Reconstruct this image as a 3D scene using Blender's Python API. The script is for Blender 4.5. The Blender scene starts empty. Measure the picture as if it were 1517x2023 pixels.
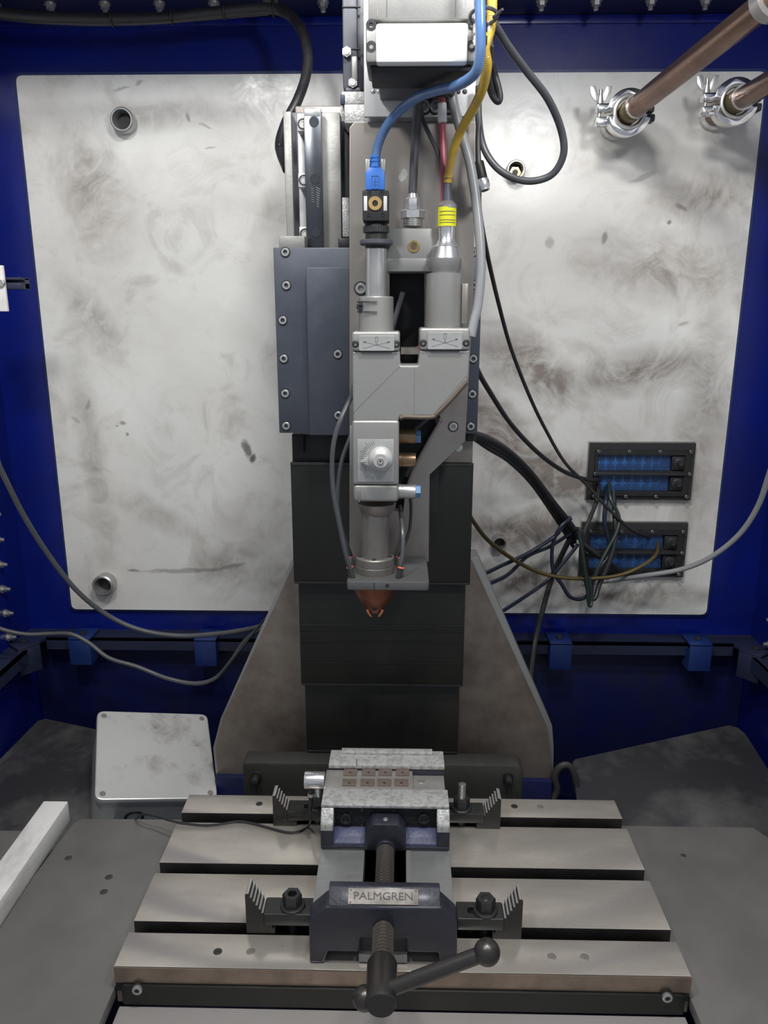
import bpy, bmesh, math, random
from mathutils import Vector, Matrix, noise
random.seed(7)
scene = bpy.context.scene
COL = scene.collection
# ------------------------------------------------------------------ camera
FPX = 1534.0
H = 0.72
t = math.radians(14.4); yaw = math.radians(1.2); roll = math.radians(0.05)
fwd = Vector((-math.sin(yaw)*math.cos(t), math.cos(yaw)*math.cos(t), -math.sin(t)))
r0 = Vector((math.cos(yaw), math.sin(yaw), 0)); u0 = r0.cross(fwd)
rt = r0*math.cos(roll)+u0*math.sin(roll); up = -r0*math.sin(roll)+u0*math.cos(roll)
cam = bpy.data.cameras.new('camera'); co = bpy.data.objects.new('camera', cam); COL.objects.link(co)
co.matrix_world = Matrix(((rt.x, up.x, -fwd.x, 0), (rt.y, up.y, -fwd.y, 0), (rt.z, up.z, -fwd.z, H), (0, 0, 0, 1)))
cam.sensor_fit = 'HORIZONTAL'; cam.sensor_width = 36; cam.lens = 36*FPX/1517; cam.clip_start = .01
scene.camera = co
# ------------------------------------------------------------------ world, lamps, exposure
w = bpy.data.worlds.new('world'); scene.world = w; w.use_nodes = True
bg = w.node_tree.nodes['Background']; bg.inputs[0].default_value = (.80, .88, 1, 1); bg.inputs[1].default_value = .36
def lamp(name, loc, target, sx, sy, power, col=(1, 1, 1)):
    L = bpy.data.lights.new(name, 'AREA'); L.shape = 'RECTANGLE'; L.size = sx; L.size_y = sy; L.energy = power; L.color = col
    o = bpy.data.objects.new(name, L); COL.objects.link(o); o.location = loc
    o.rotation_euler = (Vector(target)-Vector(loc)).to_track_quat('-Z', 'Y').to_euler()
lamp('ceiling_lamp', (0.04, .60, 1.46), (0, 1.15, .30), .20, .10, 8.5, (1, .985, .96))
lamp('left_lamp', (-.40, .38, 1.42), (-.05, 1.4, .62), .16, .10, 6, (1, .985, .965))
lamp('right_lamp', (.37, .42, 1.20), (.1, 1.4, .6), .10, .10, 3.6, (.97, .98, 1))
scene.view_settings.view_transform = 'Standard'; scene.view_settings.look = 'None'
scene.view_settings.exposure = 0.0; scene.view_settings.gamma = 1; scene.view_settings.use_curve_mapping = False

# ------------------------------------------------------------------ pixel -> point helpers (measuring tools)
def ray(px, py): return fwd + rt*((px-758.5)/FPX) - up*((py-1011.5)/FPX)
CP = Vector((0, 0, H))
def at(px, py, Y): d = ray(px, py); return CP + d*(Y/d.y)
def atz(px, py, Z): d = ray(px, py); return CP + d*((Z-H)/d.z)
def atx(px, py, X): d = ray(px, py); return CP + d*(X/d.x)
def rc(x0, y0, x1, y1, Y):
    a = at(x0, (y0+y1)/2, Y); b = at(x1, (y0+y1)/2, Y); c = at((x0+x1)/2, y0, Y); d = at((x0+x1)/2, y1, Y)
    return a.x, b.x, d.z, c.z            # x0,x1,z0,z1
def pp(pts, Y): return [(at(x, y, Y).x, at(x, y, Y).z) for x, y in pts]
def px2m(n, Y, py=1011): return n*(at(760, py, Y)-CP).dot(fwd)/FPX

# ------------------------------------------------------------------ materials
M = {}
def mat(name, col, rough=.5, metal=0, col2=None, scale=12, amt=.6, lo=.4, hi=.7, bump=0, bscale=200, stretch=(1, 1, 1), spec=.5, coat=0, rv=.12, speck=None, detail=6):
    m = bpy.data.materials.new(name); m.use_nodes = True; nt = m.node_tree; N = nt.nodes; L = nt.links
    b = N['Principled BSDF']; b.inputs['Roughness'].default_value = rough; b.inputs['Metallic'].default_value = metal
    b.inputs['Specular IOR Level'].default_value = spec; b.inputs['Coat Weight'].default_value = coat; b.inputs['Coat Roughness'].default_value = .15
    tc = N.new('ShaderNodeTexCoord'); mp = N.new('ShaderNodeMapping'); mp.inputs['Scale'].default_value = stretch
    L.new(tc.outputs['Object'], mp.inputs[0])
    ns = N.new('ShaderNodeTexNoise'); ns.inputs['Scale'].default_value = scale; ns.inputs['Detail'].default_value = detail; ns.inputs['Roughness'].default_value = .65
    L.new(mp.outputs[0], ns.inputs['Vector'])
    mr = N.new('ShaderNodeMapRange'); mr.inputs[1].default_value = lo; mr.inputs[2].default_value = hi; mr.inputs[4].default_value = amt
    L.new(ns.outputs[0], mr.inputs[0])
    mx = N.new('ShaderNodeMix'); mx.data_type = 'RGBA'; c2 = col2 or tuple(c*.7 for c in col)
    mx.inputs[6].default_value = (*col, 1); mx.inputs[7].default_value = (*c2, 1); L.new(mr.outputs[0], mx.inputs[0])
    last = mx.outputs[2]
    if speck:
        n2 = N.new('ShaderNodeTexNoise'); n2.inputs['Scale'].default_value = speck[1]; n2.inputs['Detail'].default_value = 3
        L.new(tc.outputs['Object'], n2.inputs['Vector'])
        m2 = N.new('ShaderNodeMapRange'); m2.inputs[1].default_value = speck[2]; m2.inputs[2].default_value = speck[2]+.06; L.new(n2.outputs[0], m2.inputs[0])
        x2 = N.new('ShaderNodeMix'); x2.data_type = 'RGBA'; x2.inputs[7].default_value = (*speck[0], 1)
        L.new(m2.outputs[0], x2.inputs[0]); L.new(last, x2.inputs[6]); last = x2.outputs[2]
    L.new(last, b.inputs['Base Color'])
    if rv:
        m3 = N.new('ShaderNodeMapRange'); m3.inputs[1].default_value = .3; m3.inputs[2].default_value = .7
        m3.inputs[3].default_value = max(.03, rough-rv); m3.inputs[4].default_value = min(1, rough+rv); L.new(ns.outputs[0], m3.inputs[0]); L.new(m3.outputs[0], b.inputs['Roughness'])
    if bump:
        n4 = N.new('ShaderNodeTexNoise'); n4.inputs['Scale'].default_value = bscale; n4.inputs['Detail'].default_value = 4; L.new(mp.outputs[0], n4.inputs['Vector'])
        bp = N.new('ShaderNodeBump'); bp.inputs['Strength'].default_value = bump; bp.inputs['Distance'].default_value = .002; L.new(n4.outputs[0], bp.inputs['Height']); L.new(bp.outputs[0], b.inputs['Normal'])
    M[name] = m; return m
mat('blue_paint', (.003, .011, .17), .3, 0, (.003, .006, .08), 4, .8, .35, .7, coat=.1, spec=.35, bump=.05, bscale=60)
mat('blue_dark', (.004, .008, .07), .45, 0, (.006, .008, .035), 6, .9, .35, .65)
mat('blue_bracket', (.01, .03, .14), .4, 0, None, 20)
mat('ledge_paint', (.02, .026, .06), .5, .1, (.008, .009, .02), 10)
mat('slate', (.055, .063, .083), .42, .35, (.082, .088, .105), 9, .8, .4, .72, bump=.03)
mat('cover_dark', (.014, .015, .013), .42, .3, (.022, .022, .018), 7, .8, .4, .7, stretch=(2, 2, .6))
mat('black', (.012, .012, .013), .5, 0, (.02, .02, .02), 30)
mat('black_rough', (.02, .02, .021), .75, 0, (.035, .032, .03), 40, bump=.2, bscale=300)
mat('rubber', (.018, .018, .02), .45, 0, (.03, .03, .032), 30)
mat('grey_rubber', (.065, .068, .074), .4, 0, (.045, .045, .05), 30)
mat('light_hose', (.24, .245, .25), .35, 0, (.24, .25, .25), 30)
mat('blue_cable', (.085, .17, .36), .28, 0, (.16, .25, .40), 15, .5, coat=.3)
mat('navy_cable', (.009, .015, .034), .4, 0, None, 30)
mat('green_cable', (.02, .035, .03), .4, 0, None, 30)
mat('yellow_cable', (.62, .40, .04), .35, 0, (.30, .20, .07), 25, .7, .4, .65)
mat('red_cable', (.42, .06, .09), .4, 0, (.5, .2, .22), 20)
mat('brass_conduit', (.16, .12, .05), .4, .6, None, 30)
mat('cast_grey', (.27, .27, .26), .5, .45, (.19, .185, .17), 14, .8, bump=.08, bscale=250)
mat('head_alu', (.315, .315, .30), .42, .5, (.24, .23, .215), 16, .8, .4, .7, bump=.02)
mat('mount_steel', (.30, .275, .25), .42, .6, (.15, .13, .115), 7, .8, .45, .75)
mat('steel', (.46, .46, .45), .34, .75, (.42, .42, .41), 30)
mat('polished', (.78, .78, .77), .24, .85, (.6, .6, .6), 20)
mat('chrome', (.8, .8, .8), .12, 1, (.6, .6, .58), 20)
mat('bright_cover', (.86, .86, .85), .38, .15, (.75, .75, .74), 12)
mat('cast_bright', (.42, .42, .41), .5, .4, (.25, .25, .25), 120, .8, .45, .7, bump=.5, bscale=400)
mat('silver_label', (.36, .36, .35), .35, .4, (.5, .5, .49), 25, rv=.05)
mat('table_steel', (.58, .54, .48), .24, .6, (.38, .345, .30), 5, .8, .38, .72, stretch=(1, 3, 1), speck=((.20, .18, .16), 55, .73))
mat('table_edge', (.30, .235, .18), .4, .7, (.18, .14, .11), 18, .8)
mat('rail_steel', (.36, .37, .36), .38, .7, (.25, .25, .25), 30, .7, stretch=(1, 8, 1), bump=.05)
mat('side_plate', (.165, .16, .15), .46, .35, (.24, .23, .215), 4, .8, .42, .7, speck=((.42, .42, .4), 30, .775))
mat('front_plate', (.52, .49, .47), .45, .4, (.38, .35, .33), 6, .8, bump=.05)
mat('chute', (.052, .052, .056), .40, .3, (.20, .195, .185), 4, .9, .46, .72, speck=((.25, .24, .22), 160, .76))
mat('gusset', (.20, .172, .145), .45, .3, (.065, .048, .037), 5.5, .9, .38, .64, bump=.03)
mat('gusset_edge', (.27, .27, .26), .4, .5, (.28, .28, .27), 20)
mat('beam', (.055, .055, .05), .5, .3, (.03, .028, .025), 12, .8)
mat('box_alu', (.56, .56, .55), .4, .5, (.32, .29, .26), 16, .85, .5, .68, speck=((.14, .11, .09), 34, .70))
mat('white_bar', (.72, .71, .69), .6, 0, (.45, .43, .41), 22, .7, .5, .7, stretch=(1, .4, 1))
mat('vise_blue', (.016, .017, .027), .48, 0, (.03, .031, .044), 18, .8, bump=.3, bscale=180, coat=.15)
mat('vise_recess', (.014, .014, .018), .7, 0, (.20, .18, .15), 140, .55, .56, .66, bump=.8, bscale=160)
mat('vise_pad', (.055, .062, .135), .45, 0, (.035, .038, .075), 40, .8, bump=.2, speck=((.6, .6, .6), 150, .74))
mat('jaw_cast', (.52, .52, .50), .5, .4, (.30, .30, .29), 150, .9, .44, .62, bump=.35, bscale=350)
mat('screw_steel', (.20, .18, .155), .3, .75, (.12, .105, .09), 60)
mat('handle_steel', (.085, .08, .075), .36, .75, (.05, .045, .04), 25)
mat('clamp_steel', (.045, .046, .045), .38, .6, (.08, .08, .08), 40)
mat('step_teeth', (.30, .30, .29), .35, .7, (.2, .2, .2), 60)
mat('copper', (.24, .09, .05), .38, .8, (.15, .06, .04), 15)
mat('copper_pipe', (.25, .165, .13), .30, .85, (.13, .08, .065), 9, .8, .4, .7, stretch=(1, 1, 1))
mat('copper_shiny', (.75, .30, .15), .2, 1, (.5, .2, .1), 30)
mat('copper_pad', (.21, .165, .14), .5, .4, (.13, .10, .08), 90, .8)
mat('workpiece', (.44, .425, .40), .4, .6, (.30, .27, .24), 22, .8)
mat('brass', (.62, .46, .16), .28, .9, (.42, .3, .1), 30)
mat('gold_anodised', (.62, .42, .17), .4, .6)
mat('bronze', (.30, .20, .12), .3, .85, (.2, .13, .08), 30)
mat('blue_hex', (.09, .22, .42), .4, 0)
mat('membrane', (.03, .14, .42), .4, 0, (.012, .03, .08), 26, .85, .38, .66)
mat('grommet', (.014, .055, .17), .55, 0, (.012, .02, .04), 40)
mat('fillet_brown', (.15, .12, .095), .4, .6)
mat('yellow_label', (.82, .80, .02), .4, 0, (.7, .66, .02), 40)
mat('orange', (.8, .12, .05), .4, 0)
mat('usb_blue', (.04, .17, .60), .4, 0, (.05, .2, .62), 20)
mat('white_plastic', (.7, .7, .7), .4, 0)
mat('name_plate', (.20, .18, .165), .5, .4, (.13, .115, .10), 40)
mat('knob_alu', (.50, .50, .48), .4, .4, (.42, .42, .4), 20)
mat('bracket_bright', (.55, .55, .54), .4, .3, (.45, .45, .44), 20)
mat('slot_shade', (.018, .017, .016), .5, .2, (.03, .028, .025), 20)
mat('tread_lit', (.52, .50, .49), .35, .6)
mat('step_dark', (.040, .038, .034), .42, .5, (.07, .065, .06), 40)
mat('tube_tint', (.20, .19, .175), .38, .5, (.14, .125, .11), 14, .8)
mat('shelf_grey', (.135, .14, .138), .42, .5, (.10, .10, .098), 14, .8)
mat('ink', (.02, .02, .02), .5, 0)
mat('soft_ink', (.12, .12, .12), .5, 0)
mat('etched', (.30, .31, .33), .4, .3)
mat('motor_grey', (.075, .08, .095), .45, .2, (.11, .115, .13), 12)
mat('rail_dark', (.10, .11, .125), .26, .85, (.06, .065, .075), 6, .8, .4, .6, stretch=(1, 1, 1))

def panel_mat():
    m = bpy.data.materials.new('dirty_white'); m.use_nodes = True; nt = m.node_tree; N = nt.nodes; L = nt.links
    b = N['Principled BSDF']; b.inputs['Roughness'].default_value = .34; b.inputs['Specular IOR Level'].default_value = .5
    tc = N.new('ShaderNodeTexCoord')
    def noise_(scale, detail, rough, dist=0, vec=None):
        n = N.new('ShaderNodeTexNoise'); n.inputs['Scale'].default_value = scale; n.inputs['Detail'].default_value = detail
        n.inputs['Roughness'].default_value = rough; n.inputs['Distortion'].default_value = dist
        L.new(vec or tc.outputs['Object'], n.inputs['Vector']); return n
    def mrange(src, a, b_, c=0, d=1):
        r = N.new('ShaderNodeMapRange'); r.inputs[1].default_value = a; r.inputs[2].default_value = b_; r.inputs[3].default_value = c; r.inputs[4].default_value = d
        L.new(src, r.inputs[0]); return r.outputs[0]
    def math_(op, a, b_):
        n = N.new('ShaderNodeMath'); n.operation = op
        for i, v in enumerate((a, b_)):
            if isinstance(v, (int, float)): n.inputs[i].default_value = v
            else: L.new(v, n.inputs[i])
        return n.outputs[0]
    def mixc(fac, a, col):
        n = N.new('ShaderNodeMix'); n.data_type = 'RGBA'; L.new(fac, n.inputs[0])
        if isinstance(a, tuple): n.inputs[6].default_value = (*a, 1)
        else: L.new(a, n.inputs[6])
        n.inputs[7].default_value = (*col, 1); return n.outputs[2]
    big = noise_(2.6, 9, .62, .8)
    c = mixc(mrange(big.outputs[0], .40, .66, 0, .5), (.72, .72, .69), (.47, .435, .40))
    med = noise_(9, 8, .7, 1.1)
    c = mixc(mrange(med.outputs[0], .50, .74, 0, .6), c, (.34, .30, .265))
    # wiped, warped smudges whose shape belongs to the panel: (x, z, rx, rz, angle, strength)
    warp = noise_(5, 4, .6)
    ad = N.new('ShaderNodeVectorMath'); ad.operation = 'MULTIPLY_ADD'; ad.inputs[1].default_value = (.10, .10, .10); L.new(warp.outputs[1], ad.inputs[0])
    sb = N.new('ShaderNodeVectorMath'); sb.operation = 'SUBTRACT'; L.new(tc.outputs['Object'], sb.inputs[0]); sb.inputs[1].default_value = (.05, .05, .05); L.new(sb.outputs[0], ad.inputs[2])
    sm = [(.26, .62, .16, .06, -25, .55), (.18, .52, .13, .05, -40, .6), (.30, .42, .20, .05, -20, .6), (.25, .30, .16, .07, 10, .55), (.45, .62, .20, .05, 15, .45),
          (.50, .80, .20, .07, -10, .35), (.55, .92, .12, .05, 0, .35), (.25, .19, .25, .04, 3, .6), (.45, .17, .2, .03, 0, .5), (.57, .52, .05, .3, 0, .35),
          (-.20, .72, .05, .22, 0, .30), (-.22, .20, .12, .05, 5, .35), (-.36, .22, .10, .05, 20, .35), (-.50, .34, .1, .04, -30, .22), (-.56, .93, .07, .14, 15, .34), (-.58, .70, .04, .10, 30, .3), (-.42, 1.06, .16, .03, 0, .3), (-.22, .90, .06, .05, 0, .25), (-.60, .45, .03, .3, 4, .25)]
    acc = None
    for (x, z, rx, rz, an, st) in sm:
        mp = N.new('ShaderNodeMapping'); mp.vector_type = 'TEXTURE'
        mp.inputs['Location'].default_value = (x, 0, z); mp.inputs['Rotation'].default_value = (0, -math.radians(an), 0); mp.inputs['Scale'].default_value = (rx, 5, rz)
        L.new(ad.outputs[0], mp.inputs[0])
        ln = N.new('ShaderNodeVectorMath'); ln.operation = 'LENGTH'; L.new(mp.outputs[0], ln.inputs[0])
        v = mrange(ln.outputs['Value'], 1.15, .15, 0, st)
        acc = v if acc is None else math_('MAXIMUM', acc, v)
    st2 = noise_(13, 8, .72, 1.8)
    fac = math_('MULTIPLY', acc, mrange(st2.outputs[0], .32, .64, .35, 2.6))
    fac2 = math_('MINIMUM', fac, .9)
    c = mixc(fac2, c, (.185, .15, .125))
    # sharp marks
    warp2 = noise_(40, 3, .6)
    ad2 = N.new('ShaderNodeVectorMath'); ad2.operation = 'MULTIPLY_ADD'; ad2.inputs[1].default_value = (.012, .012, .012); L.new(warp2.outputs[1], ad2.inputs[0])
    sb2 = N.new('ShaderNodeVectorMath'); sb2.operation = 'SUBTRACT'; L.new(tc.outputs['Object'], sb2.inputs[0]); sb2.inputs[1].default_value = (.006, .006, .006); L.new(sb2.outputs[0], ad2.inputs[2])
    def P(px, py): p = at(px, py, 1.49); return p.x, p.z
    marks = []
    for px, py, rx, rz, an, s in [(487, 888, 10, 22, 20, .8), (500, 905, 7, 12, -20, .9), (478, 880, 5, 8, 0, .7), (370, 1127, 110, 6, 2, .45), (455, 1120, 36, 5, 14, .5), (265, 1128, 16, 4, 0, .6),
                                  (1195, 470, 6, 14, -10, .6), (1085, 480, 9, 12, 10, .4), (1345, 410, 14, 5, -35, .55), (1320, 440, 5, 4, 0, .7), (243, 834, 9, 4, 0, .6), (252, 858, 4, 4, 0, .6), (230, 840, 3, 3, 0, .5),
                                  (372, 233, 4, 10, 20, .6), (405, 250, 14, 3, -20, .4), (415, 292, 14, 2, 0, .4), (1350, 640, 14, 5, 20, .4), (175, 800, 5, 12, -20, .4), (150, 830, 12, 5, -40, .3), (1270, 350, 30, 6, 20, .35), (240, 175, 20, 3, 8, .4), (275, 165, 10, 4, 20, .4)]:
        x, z = P(px, py); marks.append((x, z, rx*.00098, rz*.00098, an, s))
    acc2 = None
    for (x, z, rx, rz, an, s) in marks:
        mp = N.new('ShaderNodeMapping'); mp.vector_type = 'TEXTURE'
        mp.inputs['Location'].default_value = (x, 0, z); mp.inputs['Rotation'].default_value = (0, -math.radians(an), 0); mp.inputs['Scale'].default_value = (rx, 5, rz)
        L.new(ad2.outputs[0], mp.inputs[0])
        ln = N.new('ShaderNodeVectorMath'); ln.operation = 'LENGTH'; L.new(mp.outputs[0], ln.inputs[0])
        v = mrange(ln.outputs['Value'], 1.1, .6, 0, s); acc2 = v if acc2 is None else math_('MAXIMUM', acc2, v)
    c = mixc(acc2, c, (.10, .085, .075))
    L.new(c, b.inputs['Base Color'])
    L.new(mrange(st2.outputs[0], .3, .7, .20, .42), b.inputs['Roughness'])
    n4 = noise_(110, 3, .5); bp = N.new('ShaderNodeBump'); bp.inputs['Strength'].default_value = .12; bp.inputs['Distance'].default_value = .0006
    L.new(n4.outputs[0], bp.inputs['Height']); L.new(bp.outputs[0], b.inputs['Normal'])
    M['dirty_white'] = m
panel_mat()

# ------------------------------------------------------------------ geometry helpers
WL = {}
def tag(o, label=None, cat=None, group=None, kind=None):
    if label: o['label'] = label
    if cat: o['category'] = cat
    if group: o['group'] = group
    if kind: o['kind'] = kind
    return o
def thing(name, loc, label, cat, group=None):
    o = bpy.data.objects.new(name, None); o.empty_display_size = .02; COL.objects.link(o); o.location = loc; WL[o.name] = Vector(loc)
    return tag(o, label, cat, group)
def rotm(axis):      # matrix turning +Z onto axis
    return Vector((0, 0, 1)).rotation_difference(Vector(axis).normalized()).to_matrix().to_4x4()
class MB:
    def __init__(s): s.bm = bmesh.new(); s.mi = 0; s.mats = []
    def _bev(s, geom, off, seg):
        vs = [v for v in geom if isinstance(v, bmesh.types.BMVert)]
        es = {e for v in vs for e in v.link_edges}
        bmesh.ops.bevel(s.bm, geom=list(es)+vs, offset=off, segments=seg, profile=.5, affect='EDGES', clamp_overlap=True)
    def box(s, x0, x1, y0, y1, z0, z1, bevel=0, seg=2, rot=None):
        g = bmesh.ops.create_cube(s.bm, size=1)['verts']
        m = Matrix.Translation(((x0+x1)/2, (y0+y1)/2, (z0+z1)/2))
        if rot is not None: m = m @ rot
        bmesh.ops.transform(s.bm, matrix=m @ Matrix.Diagonal((abs(x1-x0), abs(y1-y0), abs(z1-z0), 1)), verts=g)
        if bevel: s._bev(g, bevel, seg)
        return s
    def pbox(s, x0, y0, x1, y1, Y, Yb, bevel=0, seg=2):
        a, b, c, d = rc(x0, y0, x1, y1, Y); return s.box(a, b, Y, Yb, c, d, bevel, seg)
    def cyl(s, p0, p1, ra, rb=None, seg=24, bevel=0):
        p0 = Vector(p0); p1 = Vector(p1); rb = ra if rb is None else rb; L = (p1-p0).length
        g = bmesh.ops.create_cone(s.bm, cap_ends=True, segments=seg, radius1=ra, radius2=rb, depth=L)['verts']
        bmesh.ops.transform(s.bm, matrix=Matrix.Translation((p0+p1)/2) @ rotm(p1-p0), verts=g)
        if bevel:
            es = {e for v in g for e in v.link_edges if len([f for f in e.link_faces if len(f.verts) > 4]) == 1}
            bmesh.ops.bevel(s.bm, geom=list(es), offset=bevel, segments=2, profile=.5, affect='EDGES', clamp_overlap=True)
        return s
    def sphere(s, c, r, seg=24):
        g = bmesh.ops.create_uvsphere(s.bm, u_segments=seg, v_segments=seg//2, radius=r)['verts']; bmesh.ops.translate(s.bm, vec=Vector(c), verts=g); return s
    def lathe(s, prof, o, axis=(0, 0, 1), seg=32, closed=False, knurl=0):
        m = Matrix.Translation(Vector(o)) @ rotm(axis); rings = []
        for r, h in prof:
            if r < 1e-6: rings.append([s.bm.verts.new(m @ Vector((0, 0, h)))])
            else: rings.append([s.bm.verts.new(m @ Vector(((r+(knurl if k % 2 else 0))*math.cos(2*math.pi*k/seg), (r+(knurl if k % 2 else 0))*math.sin(2*math.pi*k/seg), h))) for k in range(seg)])
        pairs = list(zip(rings, rings[1:])) + ([(rings[-1], rings[0])] if closed else [])
        fs = []
        for a, b in pairs:
            if len(a) == 1 and len(b) == 1: continue
            for k in range(seg):
                k2 = (k+1) % seg
                vs = [a[0], b[k], b[k2]] if len(a) == 1 else ([a[k], b[0], a[k2]] if len(b) == 1 else [a[k], b[k], b[k2], a[k2]])
                fs.append(s.bm.faces.new(vs))
        bmesh.ops.recalc_face_normals(s.bm, faces=fs); return s
    def torus(s, o, axis, R, r, seg=32, n=8, a0=0, a1=360):
        m = Matrix.Translation(Vector(o)) @ rotm(axis); full = abs(a1-a0) >= 360; rings = []
        for k in range(seg if full else seg+1):
            a = math.radians(a0+(a1-a0)*k/seg)
            rings.append([s.bm.verts.new(m @ Vector(((R+r*math.cos(b))*math.cos(a), (R+r*math.cos(b))*math.sin(a), r*math.sin(b)))) for b in [2*math.pi*j/n for j in range(n)]])
        for k in range(len(rings) if full else len(rings)-1):
            A = rings[k]; B = rings[(k+1) % len(rings)]
            for j in range(n): s.bm.faces.new((A[j], B[j], B[(j+1) % n], A[(j+1) % n]))
        if not full: s.bm.faces.new(rings[0]); s.bm.faces.new(rings[-1][::-1])
        return s
    def tube(s, pts, r, n=10, res=8, corr=0):
        P = [Vector(p) for p in pts]; rr = r if isinstance(r, (list, tuple)) else [r]*len(P)
        Q = [P[0]*2-P[1]]+P+[P[-1]*2-P[-2]]; out = []; ro = []
        for i in range(1, len(Q)-2):
            for k in range(res):
                u = k/res; a, b, c, d = Q[i-1:i+3]
                out.append(.5*((2*b)+(c-a)*u+(2*a-5*b+4*c-d)*u*u+(3*b-a-3*c+d)*u**3)); ro.append(rr[i-1]*(1-u)+rr[i]*u)
        out.append(P[-1]); ro.append(rr[-1])
        T = (out[1]-out[0]).normalized(); nrm = T.orthogonal().normalized(); prev = None; first = None
        for i, p in enumerate(out):
            T2 = (out[min(i+1, len(out)-1)]-out[max(i-1, 0)]).normalized()
            nrm = (nrm - T2*nrm.dot(T2)).normalized(); bn = T2.cross(nrm)
            q = ro[i]*(1+(corr if i % 2 else 0))
            ring = [s.bm.verts.new(p+(nrm*math.cos(a)+bn*math.sin(a))*q) for a in [2*math.pi*j/n for j in range(n)]]
            if prev:
                for j in range(n): s.bm.faces.new((prev[j], prev[(j+1) % n], ring[(j+1) % n], ring[j]))
            else: first = ring
            prev = ring
        s.bm.faces.new(first[::-1]); s.bm.faces.new(prev); return s
    def prism(s, poly, a, b, plane='xz', bevel=0, seg=2):
        def V(u, v, d): return {'xz': (u, d, v), 'xy': (u, v, d), 'yz': (d, u, v)}[plane]
        A = [s.bm.verts.new(V(u, v, a)) for u, v in poly]; B = [s.bm.verts.new(V(u, v, b)) for u, v in poly]
        fs = [s.bm.faces.new(A), s.bm.faces.new(B[::-1])]; n = len(poly)
        for i in range(n): fs.append(s.bm.faces.new((A[i], A[(i+1) % n], B[(i+1) % n], B[i])))
        bmesh.ops.recalc_face_normals(s.bm, faces=fs)
        if bevel: s._bev(A+B, bevel, seg)
        return s
    def curve(s, loops, a, b, plane='xz', bevel=0):     # filled outline with holes, from depth a to b
        cu = bpy.data.curves.new('tmp', 'CURVE'); cu.dimensions = '2D'; cu.fill_mode = 'BOTH'; cu.extrude = max(1e-5, abs(b-a)/2-bevel); cu.bevel_depth = bevel; cu.bevel_resolution = 1; cu.offset = -bevel
        for lp in loops:
            sp = cu.splines.new('POLY'); sp.points.add(len(lp)-1)
            for i, (u, v) in enumerate(lp): sp.points[i].co = (u, v, 0, 1)
            sp.use_cyclic_u = True
        s._frm(cu, a, b, plane); return s
    def _frm(s, cu, a, b, plane):
        o = bpy.data.objects.new('tmp', cu); COL.objects.link(o); bpy.context.view_layer.update()
        me = bpy.data.meshes.new_from_object(o.evaluated_get(bpy.context.evaluated_depsgraph_get()))
        mid = (a+b)/2
        R = {'xz': Matrix(((1, 0, 0, 0), (0, 0, -1, mid), (0, 1, 0, 0), (0, 0, 0, 1))), 'xy': Matrix.Translation((0, 0, mid)), 'yz': Matrix(((0, 0, 1, mid), (1, 0, 0, 0), (0, 1, 0, 0), (0, 0, 0, 1)))}[plane] if isinstance(plane, str) else plane
        me.transform(R); 
        for p in me.polygons: p.material_index = 0
        s.bm.from_mesh(me); bpy.data.objects.remove(o); bpy.data.curves.remove(cu); bpy.data.meshes.remove(me)
    def text(s, body, size, mtx, depth=.0004, sx=1, spacing=1):
        cu = bpy.data.curves.new('tmp', 'FONT'); cu.body = body; cu.size = size; cu.extrude = depth; cu.align_x = 'CENTER'; cu.align_y = 'CENTER'; cu.space_character = spacing; cu.resolution_u = 3
        s._frm(cu, 0, 0, mtx @ Matrix.Diagonal((sx, 1, 1, 1))); return s
    def xf(s, m): bmesh.ops.transform(s.bm, matrix=m, verts=s.bm.verts[:]); return s
    def mesh(s, name, mats, ang=35):
        me = bpy.data.meshes.new(name); s.bm.normal_update(); s.bm.to_mesh(me); s.bm.free()
        for m in (mats if isinstance(mats, (list, tuple)) else [mats]): me.materials.append(M[m])
        me.shade_smooth(); me.set_sharp_from_angle(angle=math.radians(ang)); return me
    def build(s, name, m, parent=None, label=None, ang=35):
        vs = s.bm.verts
        lo = Vector([min(v.co[i] for v in vs) for i in range(3)]); hi = Vector([max(v.co[i] for v in vs) for i in range(3)])
        c = (lo+hi)/2
        if parent is None: c.z = lo.z
        bmesh.ops.translate(s.bm, vec=-c, verts=vs[:])
        return put(name, s.mesh(name, m, ang), c, parent, label)
def put(name, me, loc, parent=None, label=None):
    o = bpy.data.objects.new(name, me); COL.objects.link(o); WL[o.name] = Vector(loc)
    if parent is not None: o.parent = parent; o.location = Vector(loc)-WL[parent.name]
    else: o.location = loc
    if label: o['label'] = label
    return o
def keep_origin(s, name, m, loc=(0, 0, 0), parent=None):     # material reads world-like coordinates
    return put(name, s.mesh(name, m), loc, parent)
def copy_tree(o, parent=None, off=None):
    c = o.copy(); COL.objects.link(c); c.parent = parent
    for ch in [x for x in COL.objects if x.parent == o]: copy_tree(ch, c)
    if off is not None: c.location = o.location+Vector(off)
    return c
# cap screws and studs share mesh data
CACHE = {}
def capscrew(parent, loc, r, axis=(0, -1, 0), m='steel', name='bolt', h=.6):
    key = ('cap', round(r, 5), axis, m, h)
    if key not in CACHE:
        b = MB().lathe([(0, -.1*r), (.48*r, -.1*r), (.52*r, h*r), (.86*r, h*r), (r, (h-.12)*r), (r, -.3*r), (0, -.3*r)], (0, 0, 0), axis, 18)
        n0 = len(b.bm.faces)
        b.lathe([(.9*r, -.2*r), (1.26*r, -.2*r), (1.26*r, .05*r), (.9*r, .05*r)], (0, 0, 0), axis, 18)
        b.lathe([(0, -.05*r), (.47*r, -.05*r), (.47*r, -.08*r), (0, -.08*r)], (0, 0, 0), axis, 6)
        for f in list(b.bm.faces)[n0:]: f.material_index = 1
        CACHE[key] = b.mesh(name, [m, 'black'])
    return put(name, CACHE[key], loc, parent)
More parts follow.
